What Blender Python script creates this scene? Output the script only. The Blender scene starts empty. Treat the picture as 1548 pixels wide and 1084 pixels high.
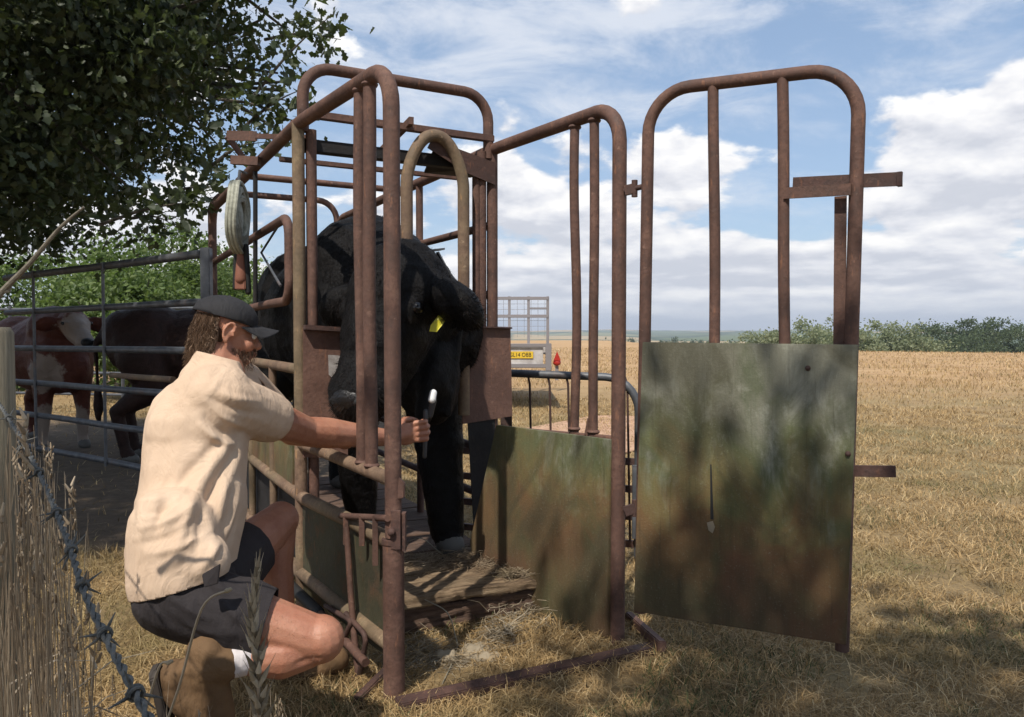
import bpy, bmesh, math, random
import numpy as np
from mathutils import Vector, Matrix, noise
random.seed(7); rng = np.random.default_rng(7)
R = math.radians
sc = bpy.context.scene
col = sc.collection
V = Vector

# ------------------------------------------------------------------ camera
CAMZ = 1.165; F = 1200.0; PITCH = math.atan(39.0/F)
cam = bpy.data.cameras.new("camera"); camo = bpy.data.objects.new("camera", cam); col.objects.link(camo)
camo.location = (0, 0, CAMZ); camo.rotation_euler = (math.pi/2 - PITCH, 0, 0)
cam.sensor_width = 36; cam.lens = 36*F/1548.0; cam.clip_start = .02; cam.clip_end = 20000
sc.camera = camo
def ray(px, py):
    x = (px-774)/F; y = (542-py)/F
    c, s = math.cos(PITCH), math.sin(PITCH)
    return V((x, c + y*s, -s + y*c))
def P(px, py, D):                       # a measured photo position at ground distance D (metres ahead)
    d = ray(px, py); return V((0, 0, CAMZ)) + d*(D/d.y)
def PV(px, py, A, B):                   # photo position on the upright plane through ground points A, B
    d = ray(px, py); n = V((B[1]-A[1], A[0]-B[0], 0)); t = (n.x*A[0]+n.y*A[1])/n.dot(d)
    return V((0, 0, CAMZ)) + d*t
def PG(px, py, z=0):
    d = ray(px, py); return V((0, 0, CAMZ)) + d*((z-CAMZ)/d.z)

# ------------------------------------------------------------------ light
SUN_EL = R(55); SUN_DIR = V((-.36, -.93, 0)).normalized()*math.cos(SUN_EL) + V((0, 0, math.sin(SUN_EL)))
w = bpy.data.worlds.new("World"); sc.world = w; w.use_nodes = True
sun = bpy.data.lights.new("sun", 'SUN'); suno = bpy.data.objects.new("sun", sun); col.objects.link(suno)
sun.energy = 4.2; sun.angle = R(.6); sun.color = (1, .94, .85)
suno.rotation_euler = SUN_DIR.to_track_quat('Z', 'Y').to_euler()
sc.view_settings.view_transform = 'Standard'; sc.view_settings.look = 'None'
sc.view_settings.exposure = .22; sc.view_settings.gamma = 1
sc.cycles.max_bounces = 6; sc.cycles.transparent_max_bounces = 8

class NT:
    """small node-tree helper"""
    def __init__(s, nt): s.nt = nt; s.n = nt.nodes; s.l = nt.links
    def node(s, t, **k):
        n = s.n.new(t)
        for a, b in k.items(): setattr(n, a, b)
        return n
    def put(s, sock, v):
        if isinstance(v, bpy.types.NodeSocket): s.l.new(v, sock)
        elif v is not None: sock.default_value = v
    def m(s, op, a, b=None, c=None, clamp=False):
        n = s.node('ShaderNodeMath', operation=op); n.use_clamp = clamp
        for i, v in enumerate((a, b, c)): s.put(n.inputs[i], v)
        return n.outputs[0]
    def vm(s, op, a, b=None):
        n = s.node('ShaderNodeVectorMath', operation=op)
        s.put(n.inputs[0], a); s.put(n.inputs[1], b)
        return n.outputs['Value'] if op in ('LENGTH', 'DISTANCE', 'DOT_PRODUCT') else n.outputs[0]
    def noise(s, vec, scale, detail=4, rough=.55, dist=0):
        n = s.node('ShaderNodeTexNoise'); s.put(n.inputs['Vector'], vec)
        n.inputs['Scale'].default_value = scale; n.inputs['Detail'].default_value = detail
        n.inputs['Roughness'].default_value = rough; n.inputs['Distortion'].default_value = dist
        return n.outputs['Fac']
    def ramp(s, fac, stops, interp='LINEAR'):
        n = s.node('ShaderNodeValToRGB'); n.color_ramp.interpolation = interp; e = n.color_ramp.elements
        while len(e) < len(stops): e.new(.5)
        for i, (p, c) in enumerate(stops):
            e[i].position = p; e[i].color = (c, c, c, 1) if isinstance(c, (int, float)) else (*c, 1)
        s.put(n.inputs[0], fac); return n.outputs[0]
    def mix(s, fac, a, b, mode='MIX'):
        n = s.node('ShaderNodeMix', data_type='RGBA', blend_type=mode)
        s.put(n.inputs[0], fac)
        for i, v in ((6, a), (7, b)):
            s.put(n.inputs[i], (*v, 1) if isinstance(v, tuple) and len(v) == 3 else v)
        return n.outputs[2]
    def xyz(s, v):
        n = s.node('ShaderNodeSeparateXYZ'); s.put(n.inputs[0], v); return n.outputs
    def comb(s, x, y, z):
        n = s.node('ShaderNodeCombineXYZ')
        for i, v in enumerate((x, y, z)): s.put(n.inputs[i], v)
        return n.outputs[0]
    def sm(s, v, a, b):
        n = s.node('ShaderNodeMapRange', interpolation_type='SMOOTHSTEP'); s.put(n.inputs[0], v)
        n.inputs[1].default_value = a; n.inputs[2].default_value = b; return n.outputs[0]

# world: Nishita sky with cloud layers laid out by compass direction
W = NT(w.node_tree); W.n.clear()
sky = W.node('ShaderNodeTexSky', sky_type='NISHITA'); sky.sun_disc = False
sky.sun_elevation = SUN_EL; sky.sun_rotation = math.atan2(SUN_DIR.x, SUN_DIR.y); sky.air_density = 1.0; sky.dust_density = .6; sky.ozone_density = 1.4
tc = W.node('ShaderNodeTexCoord'); X, Y, Z = W.xyz(tc.outputs['Generated'])
az = W.m('ARCTAN2', X, Y); el = W.m('ARCSINE', Z)
def blob(px, py, sx, sy, amp):
    a0 = math.atan((px-774)/F); e0 = math.atan((503-py)/F*math.cos(a0))
    dx = W.m('DIVIDE', W.m('SUBTRACT', az, a0), sx/F); dy = W.m('DIVIDE', W.m('SUBTRACT', el, e0), sy/F)
    r2 = W.m('ADD', W.m('MULTIPLY', dx, dx), W.m('MULTIPLY', dy, dy))
    return W.m('MULTIPLY', W.m('POWER', 2.718, W.m('MULTIPLY', r2, -1)), amp)
def addall(l):
    o = l[0]
    for q in l[1:]: o = W.m('ADD', o, q)
    return o
elp = W.m('ADD', W.m('MAXIMUM', el, 0), .10)                # clouds crowd together towards the horizon
pers = W.comb(W.m('MULTIPLY', az, 1.0), W.m('MULTIPLY', W.m('LOGARITHM', elp, 2.718), .62), 0)
def fbm(off=0.0):
    v = W.comb(W.m('MULTIPLY', az, 1.0), W.m('ADD', W.m('MULTIPLY', W.m('LOGARITHM', elp, 2.718), .62), off), .37)
    return W.noise(v, 5.6, 10, .54, .10)
n1 = fbm(); n2 = fbm(.035)
bias = addall([blob(1000, 235, 110, 65, .20), blob(800, 300, 150, 90, .14), blob(1440, 250, 130, 80, .26), blob(1520, 130, 200, 70, .14),
               blob(1250, 420, 420, 60, .10), blob(860, 440, 300, 60, .10), blob(600, 330, 120, 60, .10), blob(580, 180, 90, 50, .10),
               blob(260, 360, 140, 50, .16), blob(1160, 325, 80, 50, -.26), blob(1390, 55, 170, 40, -.14), blob(1230, 180, 120, 60, -.14), blob(800, 120, 160, 70, -.12),
               blob(480, 280, 70, 90, -.16), blob(1540, 390, 40, 20, -.10), blob(1240, 90, 260, 50, -.10)])
low = W.m('MULTIPLY', W.sm(el, .20, .02), .15)
dens = W.m('ADD', W.m('ADD', n1, bias), low)
cov = W.sm(dens, .535, .61)
lit = W.m('ADD', W.m('MULTIPLY', W.m('SUBTRACT', n1, n2), 5.5), .50)
thick = W.sm(dens, .60, .92)
shade = W.m('SUBTRACT', lit, W.m('MULTIPLY', thick, .38), None, True)
fine = W.noise(pers, 22, 6, .6, .2)
shade = W.m('ADD', shade, W.m('MULTIPLY', W.m('SUBTRACT', fine, .5), .5), None, True)
ccol = W.ramp(shade, [(0, (5.9, 6.1, 6.7)), (.4, (7.7, 7.75, 8.1)), (1, (10.2, 10.0, 9.7))])
cv = W.comb(W.m('ADD', W.m('MULTIPLY', az, 1.6), W.m('MULTIPLY', el, .6)), W.m('MULTIPLY', el, 4.6), .9)
cir = W.noise(cv, 3.4, 10, .66, .45)
cirb = addall([blob(930, 35, 260, 28, .24), blob(600, 60, 260, 70, .13), blob(850, 180, 300, 60, .08)])
cirm = W.m('MULTIPLY', W.sm(W.m('ADD', cir, cirb), .44, .80), .78)
base = W.mix(.34, sky.outputs[0], (4.4, 6.2, 9.0))
c1 = W.mix(cirm, base, (7.4, 7.7, 8.3)); c2 = W.mix(cov, c1, ccol)
haz = W.m('MULTIPLY', W.sm(el, .06, .0), .42)
c3 = W.mix(haz, c2, (6.8, 7.2, 7.8))
bg = W.node('ShaderNodeBackground'); W.put(bg.inputs[0], c3); bg.inputs[1].default_value = .1
wo = W.node('ShaderNodeOutputWorld'); W.l.new(bg.outputs[0], wo.inputs[0])

# ------------------------------------------------------------------ materials
def mat(name, build=None, rough=.8, color=None, metal=0, spec=None):
    m_ = bpy.data.materials.new(name); m_.use_nodes = True; N = NT(m_.node_tree)
    b = N.n['Principled BSDF']; b.inputs['Roughness'].default_value = rough; b.inputs['Metallic'].default_value = metal
    if spec is not None: b.inputs['Specular IOR Level'].default_value = spec
    if color: b.inputs['Base Color'].default_value = (*color, 1)
    if build: build(N, b)
    return m_
def bump(N, b, h, strength=.5, dist=.01):
    n = N.node('ShaderNodeBump'); n.inputs['Strength'].default_value = strength; n.inputs['Distance'].default_value = dist
    N.put(n.inputs['Height'], h); N.l.new(n.outputs[0], b.inputs['Normal'])
def pos(N): return N.node('ShaderNodeNewGeometry').outputs['Position']
def rustf(c1, c2, c3, moss=0):
    def f(N, b):
        p = pos(N); a = N.noise(p, 9, 8, .65); s = N.noise(p, 70, 5, .7); q = N.noise(p, 2.3, 3, .5)
        c = N.ramp(a, [(.3, c1), (.52, c2), (.72, c3)])
        c = N.mix(N.ramp(s, [(.45, 0), (.7, .55)]), c, tuple(x*.42 for x in c1))
        c = N.mix(N.ramp(N.noise(p, 35, 6, .7), [(.60, 0), (.68, .5)]), c, tuple(min(1, x*1.75) for x in c3))
        c = N.mix(N.ramp(N.noise(p, 3.1, 4, .6, .8), [(.42, 0), (.60, .55)]), c, tuple(x*.55 for x in c2))
        c = N.mix(N.ramp(N.noise(N.vm('MULTIPLY', p, (3, 3, .7)), 19, 5, .65), [(.60, 0), (.70, .5)]), c, (c3[0]*1.5, c3[1]*1.15, c3[2]*.8))
        if moss: c = N.mix(N.m('MULTIPLY', N.ramp(q, [(.4, 0), (.62, 1)]), moss), c, (.13, .14, .06))
        N.put(b.inputs['Base Color'], c); N.put(b.inputs['Roughness'], N.ramp(a, [(.3, .62), (.7, .92)]))
        bump(N, b, N.m('ADD', s, N.m('MULTIPLY', a, 1.5)), .55, .004)
    return f
M = {}
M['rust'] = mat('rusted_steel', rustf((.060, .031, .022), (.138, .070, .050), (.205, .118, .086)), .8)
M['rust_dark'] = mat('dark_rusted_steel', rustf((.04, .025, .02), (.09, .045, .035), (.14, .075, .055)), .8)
M['rust_moss'] = mat('weathered_paint_steel', rustf((.11, .065, .042), (.22, .14, .09), (.31, .225, .14), .22), .8)
M['rust_plate'] = mat('brown_steel_plate', rustf((.12, .062, .044), (.175, .092, .067), (.22, .125, .092)), .7)
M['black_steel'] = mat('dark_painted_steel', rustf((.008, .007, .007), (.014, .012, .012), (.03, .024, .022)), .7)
def galv(N, b):
    p = pos(N); a = N.noise(p, 14, 6, .6)
    c = N.ramp(a, [(.3, (.065, .068, .074)), (.6, (.12, .125, .135)), (.75, (.20, .205, .215))])
    c = N.mix(N.ramp(N.noise(p, 5, 7, .7), [(.56, 0), (.72, .7)]), c, (.16, .10, .07))
    N.put(b.inputs['Base Color'], c); bump(N, b, a, .2, .003)
M['galv'] = mat('galvanised_steel', galv, .5, metal=.35)
def boardf(kind):
    def f(N, b):
        p = pos(N); x, y, z = N.xyz(p)
        h = N.m('ADD', N.m('MULTIPLY', x, .94), N.m('MULTIPLY', y, -.34)) if kind == 0 else N.m('ADD', N.m('MULTIPLY', x, -.56), N.m('MULTIPLY', y, .83))
        sv = N.comb(N.m('MULTIPLY', h, 5), N.m('MULTIPLY', z, 1.3), 2.0+kind)
        st = N.noise(sv, 2.2, 8, .62, .6)
        blot = N.noise(N.comb(h, z, 5+kind), 3.1, 6, .6, 1.1)
        zz = N.m('ADD', z, N.m('MULTIPLY', N.m('SUBTRACT', blot, .5), .9))
        zz = N.m('ADD', zz, N.m('MULTIPLY', N.m('SUBTRACT', st, .5), .22))
        c = N.ramp(zz, [(.10, (.105, .082, .036)), (.32, (.120, .075, .032)), (.50, (.150, .085, .034)), (.66, (.155, .125, .048)), (.80, (.120, .128, .058)), (.95, (.165, .165, .115)), (1.0, (.200, .195, .145))])
        grn = N.noise(N.comb(h, N.m('MULTIPLY', z, .6), 9+kind), 5, 5, .6, .8)
        c = N.mix(N.ramp(grn, [(.48, 0), (.66, .6)]), c, (.060, .078, .030))
        pale = N.noise(N.comb(N.m('MULTIPLY', h, 2.4), z, 4), 4.2, 9, .72, .5)
        c = N.mix(N.m('MULTIPLY', N.ramp(pale, [(.50, 0), (.72, .9)]), N.sm(zz, .45, .95)), c, (.36, .36, .29))
        rd = N.noise(N.comb(h, z, 21+kind), 2.6, 4, .5)
        c = N.mix(N.m('MULTIPLY', N.ramp(rd, [(.50, 0), (.62, .6)]), N.sm(z, .75, .5)), c, (.13, .055, .03))
        dk = N.noise(N.comb(N.m('MULTIPLY', h, 40), N.m('MULTIPLY', z, 2), 1), 1.4, 6, .7)
        c = N.mix(N.ramp(dk, [(.30, .35), (.44, 0)]), c, (.035, .028, .014))
        big = N.noise(N.comb(N.m('ADD', h, N.m('MULTIPLY', z, .5)), N.m('MULTIPLY', z, .5), 31+kind), 4.5, 4, .55, .6)
        c = N.mix(N.ramp(big, [(.36, .65), (.52, 0)]), c, (.050, .044, .022))
        sp = N.noise(p, 120, 4, .7)
        c = N.mix(N.ramp(sp, [(.58, 0), (.75, .45)]), c, (.22, .22, .16))
        N.put(b.inputs['Base Color'], c); bump(N, b, N.m('ADD', N.m('MULTIPLY', st, 1), N.m('ADD', dk, N.m('MULTIPLY', sp, .4))), .8, .006)
    return f
M['board'] = mat('mossy_plywood', boardf(0), .9); M['board2'] = mat('mossy_plywood_side', boardf(1), .9)
def timber(c1, c2, sc_=1):
    def f(N, b):
        tcn = N.node('ShaderNodeTexCoord').outputs['Object']; x, y, z = N.xyz(tcn)
        a = N.m('ADD', N.m('MULTIPLY', x, .884), N.m('MULTIPLY', y, .466)); q = N.m('SUBTRACT', N.m('MULTIPLY', y, .884), N.m('MULTIPLY', x, .466))
        g = N.noise(N.comb(N.m('MULTIPLY', a, 1.3), N.m('MULTIPLY', q, 16), N.m('MULTIPLY', z, 16)), 2.6*sc_, 9, .7, .5)
        c = N.ramp(g, [(.28, tuple(k*.25 for k in c1)), (.42, c1), (.62, c2), (.8, tuple(k*1.3 for k in c2))])
        N.put(b.inputs['Base Color'], c); bump(N, b, g, 1, .02)
    return f
M['timber'] = mat('weathered_plank', timber((.14, .09, .05), (.33, .235, .14)), .9)
M['timber_dark'] = mat('old_dark_timber', timber((.085, .050, .034), (.17, .105, .072)), .9)
def postw(N, b):
    p = pos(N); x, y, z = N.xyz(p)
    g = N.noise(N.comb(N.m('MULTIPLY', x, 14), N.m('MULTIPLY', y, 14), z), 4, 8, .7, .3)
    N.put(b.inputs['Base Color'], N.ramp(g, [(.3, (.10, .085, .055)), (.55, (.26, .22, .15)), (.75, (.36, .32, .23))])); bump(N, b, g, .9, .01)
M['post'] = mat('fence_post_timber', postw, .9)
def leaff(c1, c2, c3, tr=.35):
    def f(N, b):
        g = N.node('ShaderNodeNewGeometry'); r = g.outputs['Random Per Island']
        c = N.ramp(r, [(0, c1), (.5, c2), (.93, c3), (1, tuple(k*1.5 for k in c3))])
        c = N.mix(N.ramp(N.noise(g.outputs['Position'], 1.1, 3, .5), [(.35, .5), (.65, 0)]), c, tuple(k*.55 for k in c1))
        N.put(b.inputs['Base Color'], c)
        t = N.node('ShaderNodeBsdfTranslucent'); N.put(t.inputs[0], N.mix(.5, c, (c3[0]*1.6, c3[1]*1.9, c3[2]), 'MIX'))
        ms = N.node('ShaderNodeMixShader'); ms.inputs[0].default_value = tr
        N.l.new(b.outputs[0], ms.inputs[1]); N.l.new(t.outputs[0], ms.inputs[2]); N.l.new(ms.outputs[0], N.n['Material Output'].inputs[0])
    return f
M['oak'] = mat('oak_leaves', leaff((.022, .034, .012), (.046, .066, .024), (.100, .120, .048), .28), .55)
M['bush'] = mat('bright_bush_leaves', leaff((.06, .10, .025), (.11, .17, .04), (.17, .22, .07), .35), .6)
M['far_pale'] = mat('pale_tree_leaves', leaff((.15, .17, .09), (.21, .235, .13), (.28, .30, .18), .3), .8)
M['far_dark'] = mat('dark_wood_leaves', leaff((.05, .075, .032), (.075, .105, .05), (.11, .14, .065), .25), .8)
def barkf(N, b):
    p = pos(N); g = N.noise(p, 22, 8, .7, .5)
    N.put(b.inputs['Base Color'], N.ramp(g, [(.3, (.03, .026, .02)), (.6, (.10, .085, .065)), (.8, (.16, .14, .11))])); bump(N, b, g, 1, .02)
M['bark'] = mat('tree_bark', barkf, .9)
M['deadwood'] = mat('dead_branch_wood', lambda N, b: (N.put(b.inputs['Base Color'], N.ramp(N.noise(pos(N), 60, 6, .7), [(.3, (.09, .075, .055)), (.7, (.25, .22, .17))])), bump(N, b, N.noise(pos(N), 90, 5, .7), .8, .003)), .85)
def strawf(c1, c2, c3, c4, tr=.2):
    def f(N, b):
        g = N.node('ShaderNodeNewGeometry'); r = g.outputs['Random Per Island']
        c = N.ramp(r, [(0, c1), (.4, c2), (.8, c3), (1, c4)])
        big = N.noise(g.outputs['Position'], .8, 5, .6)
        c = N.mix(N.ramp(big, [(.52, 0), (.68, .75)]), c, (.13, .135, .05))
        N.put(b.inputs['Base Color'], c)
        t = N.node('ShaderNodeBsdfTranslucent'); N.put(t.inputs[0], c)
        ms = N.node('ShaderNodeMixShader'); ms.inputs[0].default_value = tr
        N.l.new(b.outputs[0], ms.inputs[1]); N.l.new(t.outputs[0], ms.inputs[2]); N.l.new(ms.outputs[0], N.n['Material Output'].inputs[0])
    return f
M['grass'] = mat('dry_grass', strawf((.17, .115, .05), (.38, .25, .108), (.53, .365, .17), (.66, .51, .29)), .8)
M['stalk'] = mat('dead_stalks', strawf((.15, .105, .065), (.26, .19, .12), (.36, .28, .19), (.50, .41, .30)), .8)
M['straw'] = mat('old_straw', strawf((.16, .125, .08), (.30, .24, .16), (.40, .335, .24), (.52, .45, .34)), .85)
def groundf(N, b):
    p = pos(N); x, y, z = N.xyz(p)
    big = N.noise(p, .35, 6, .6, .4); med = N.noise(p, 2.4, 7, .65, .3); fin = N.noise(p, 38, 6, .75)
    c = N.ramp(med, [(.28, (.19, .135, .060)), (.5, (.36, .245, .112)), (.72, (.49, .355, .175))])
    c = N.mix(N.ramp(fin, [(.35, .55), (.6, 0)]), c, (.16, .115, .055))
    c = N.mix(N.ramp(big, [(.50, 0), (.66, .6)]), c, (.17, .165, .065))
    c = N.mix(N.sm(y, 9, 22), c, N.ramp(N.noise(N.comb(N.m('MULTIPLY', x, .25), y, 0), .8, 7, .7), [(.3, (.30, .185, .085)), (.5, (.43, .265, .125)), (.7, (.54, .37, .19))]))
    # trodden soil in the pen
    e = N.m('ADD', N.m('MULTIPLY', N.m('SUBTRACT', med, .5), 1.2), y)
    ex = N.m('ADD', N.m('MULTIPLY', N.m('SUBTRACT', med, .5), 1.0), x)
    soil = N.m('MULTIPLY', N.m('MULTIPLY', N.sm(e, 4.0, 4.5), N.sm(e, 12, 10)), N.sm(ex, -1.0, -1.5))
    c = N.mix(soil, c, N.ramp(N.noise(p, 9, 7, .7), [(.3, (.075, .052, .032)), (.6, (.15, .105, .066)), (.75, (.27, .19, .11))]))
    # far country: fields and hedges
    vo = N.node('ShaderNodeTexVoronoi'); vo.inputs['Scale'].default_value = .0045; N.put(vo.inputs['Vector'], N.vm('MULTIPLY', p, (1, .45, 0))); 
    fields = N.ramp(N.xyz(vo.outputs['Color'])[0], [(0, (.10, .13, .05)), (.35, (.38, .28, .14)), (.6, (.20, .20, .09)), (.8, (.07, .10, .04)), (1, (.45, .36, .2))], 'CONSTANT')
    ed = N.node('ShaderNodeTexVoronoi', feature='DISTANCE_TO_EDGE'); ed.inputs['Scale'].default_value = .0045; N.put(ed.inputs['Vector'], N.vm('MULTIPLY', p, (1, .45, 0)))
    fields = N.mix(N.sm(ed.outputs['Distance'], .07, .03), fields, (.035, .06, .02))
    c = N.mix(N.sm(N.vm('LENGTH', p), 150, 210), c, fields)
    N.put(b.inputs['Base Color'], c); bump(N, b, N.m('ADD', fin, N.m('MULTIPLY', med, 2)), .9, .03)
M['ground'] = mat('stubble_ground', groundf, .95)
M['earth'] = mat('bare_pink_earth', lambda N, b: (N.put(b.inputs['Base Color'], N.ramp(N.noise(pos(N), 12, 7, .7), [(.3, (.36, .20, .12)), (.7, (.58, .38, .25))])), bump(N, b, N.noise(pos(N), 40, 5, .7), .6, .01)), .95)
def skinf(N, b):
    p = pos(N); a = N.noise(p, 14, 5, .6); s = N.noise(p, 260, 3, .6)
    N.put(b.inputs['Base Color'], N.mix(N.ramp(s, [(.55, 0), (.7, .25)]), N.ramp(a, [(.3, (.36, .145, .085)), (.7, (.47, .225, .14))]), (.24, .09, .05)))
    b.inputs['Subsurface Weight'].default_value = .12; b.inputs['Subsurface Radius'].default_value = (.012, .004, .002); b.inputs['Subsurface Scale'].default_value = 1
    bump(N, b, N.m('ADD', s, N.m('MULTIPLY', N.noise(p, 55, 5, .65), 2)), .45, .0022)
M['skin'] = mat('tanned_skin', skinf, .5)
def clothf(c1, c2, sc_=900):
    def f(N, b):
        p = pos(N); a = N.noise(p, 5, 5, .6); wv = N.noise(p, sc_, 2, .5)
        wr = N.noise(N.vm('MULTIPLY', p, (1, 1, .6)), 16, 4, .5, 1.4)
        N.put(b.inputs['Base Color'], N.ramp(a, [(.3, c1), (.7, c2)]))
        cr = N.noise(N.vm('MULTIPLY', p, (1, 1, .5)), 9, 5, .55, 2.4)
        bump(N, b, N.m('ADD', N.m('MULTIPLY', wv, .10), N.m('ADD', N.m('MULTIPLY', wr, .5), cr)), .6, .016)
    return f
M['shirt'] = mat('sand_cotton', clothf((.57, .41, .285), (.67, .50, .36)), .9)
M['shorts'] = mat('charcoal_cotton', clothf((.017, .013, .014), (.030, .024, .025)), .85)
M['cap'] = mat('black_cap_cloth', clothf((.012, .011, .013), (.021, .020, .022)), .8)
M['sock'] = mat('pale_sock', clothf((.55, .50, .50), (.68, .63, .62)), .9)
M['boot'] = mat('brown_suede', clothf((.10, .055, .025), (.19, .11, .05)), .85)
M['sole'] = mat('boot_sole', None, .8, (.045, .035, .028))
def hairf(N, b):
    g = N.node('ShaderNodeNewGeometry'); N.put(b.inputs['Base Color'], N.ramp(g.outputs['Random Per Island'], [(0, (.06, .036, .022)), (.6, (.14, .085, .052)), (1, (.36, .25, .17))]))
M['hair'] = mat('brown_hair', hairf, .65, spec=.25)
def cowf(c1, c2, white=()):
    def f(N, b):
        p = pos(N); a = N.noise(p, 12, 6, .65, .8); s = N.noise(N.vm('MULTIPLY', p, (1, 1, .45)), 130, 4, .7)
        c = N.ramp(a, [(.3, c1), (.7, c2)])
        for (cx, cy, cz, r) in white:
            d = N.vm('DISTANCE', p, (cx, cy, cz)); d = N.m('ADD', d, N.m('MULTIPLY', N.m('SUBTRACT', N.noise(p, 11, 7, .7), .5), .26))
            c = N.mix(N.sm(d, r+.01, r-.04), c, (.30, .24, .20))
        N.put(b.inputs['Base Color'], c); N.put(b.inputs['Roughness'], N.ramp(s, [(.3, .38), (.7, .62)]))
        b.inputs['Specular IOR Level'].default_value = .16
        bump(N, b, N.m('ADD', N.m('MULTIPLY', s, .6), a), .8, .014)
    return f
M['cow'] = mat('black_coat', cowf((.0022, .002, .002), (.0075, .0065, .0065)), .5)
M['hoof'] = mat('hoof', None, .6, (.10, .095, .085))
M['nose'] = mat('wet_nose', lambda N, b: (bump(N, b, N.noise(pos(N), 90, 4, .6), .8, .004)), .4, (.008, .007, .007))
M['eye'] = mat('wet_eye', None, .08, (.006, .005, .005))
M['yellow'] = mat('yellow_tag', None, .4, (.62, .56, .03))
M['white'] = mat('white_plastic', None, .35, (.75, .75, .74))
M['greyp'] = mat('grey_plastic', None, .45, (.06, .06, .065))
M['wire'] = mat('barbed_wire', lambda N, b: (N.put(b.inputs['Base Color'], N.ramp(N.noise(pos(N), 150, 5, .7), [(.35, (.045, .047, .045)), (.55, (.12, .122, .115)), (.72, (.16, .12, .085))])), bump(N, b, N.noise(pos(N), 300, 4, .7), .5, .001)), .8, metal=0)
M['rope'] = mat('pale_hose', lambda N, b: (N.put(b.inputs['Base Color'], N.ramp(N.noise(pos(N), 45, 5, .7), [(.3, (.22, .22, .17)), (.7, (.44, .44, .36))])), bump(N, b, N.noise(pos(N), 120, 4, .7), .6, .003)), .8)
M['orange'] = mat('faded_orange_plastic', None, .7, (.22, .085, .05))
M['black'] = mat('black_rubber', None, .7, (.012, .012, .012))
M['red'] = mat('red_reflector', None, .25, (.42, .03, .02))
M['twine'] = mat('baler_twine', None, .8, (.30, .27, .20))
M['plate_patch'] = mat('pale_plate_patch', lambda N, b: N.put(b.inputs['Base Color'], N.ramp(N.noise(pos(N), 60, 5, .7), [(.3, (.24, .21, .19)), (.7, (.45, .42, .40))])), .7)  # mottled pale tone for the patch on the left neck plate

# ------------------------------------------------------------------ object helpers
ORG = {}
def org(o): return ORG.get(o.name, V((0, 0, 0))) if o else V((0, 0, 0))
def tag(o, label=None, cat=None, group=None, kind=None):
    if label: o['label'] = label
    if cat: o['category'] = cat
    if group: o['group'] = group
    if kind: o['kind'] = kind
    return o
def thing(name, loc, label, cat, group=None):
    o = bpy.data.objects.new(name, None); col.objects.link(o); o.location = loc; o.empty_display_size = .1
    ORG[o.name] = V(loc); return tag(o, label, cat, group)
def link(name, me, material, parent=None, base=None, smooth=True):
    """me is in world coordinates; re-origin it to the parent's base (or to base)."""
    o = bpy.data.objects.new(name, me); col.objects.link(o)
    og = org(parent) if parent else V(base or (0, 0, 0))
    if og.length > 0: me.transform(Matrix.Translation(-og))
    if parent: o.parent = parent
    else: o.location = og
    ORG[o.name] = og
    mats = material if isinstance(material, (list, tuple)) else [material]
    for q in mats: me.materials.append(q)
    if smooth is not None:
        me.polygons.foreach_set('use_smooth', [smooth]*len(me.polygons))
    return o
def frame_of(t):
    t = t.normalized(); a = V((0, 0, 1)) if abs(t.z) < .9 else V((1, 0, 0))
    u = t.cross(a).normalized(); return u, t.cross(u).normalized()
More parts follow.
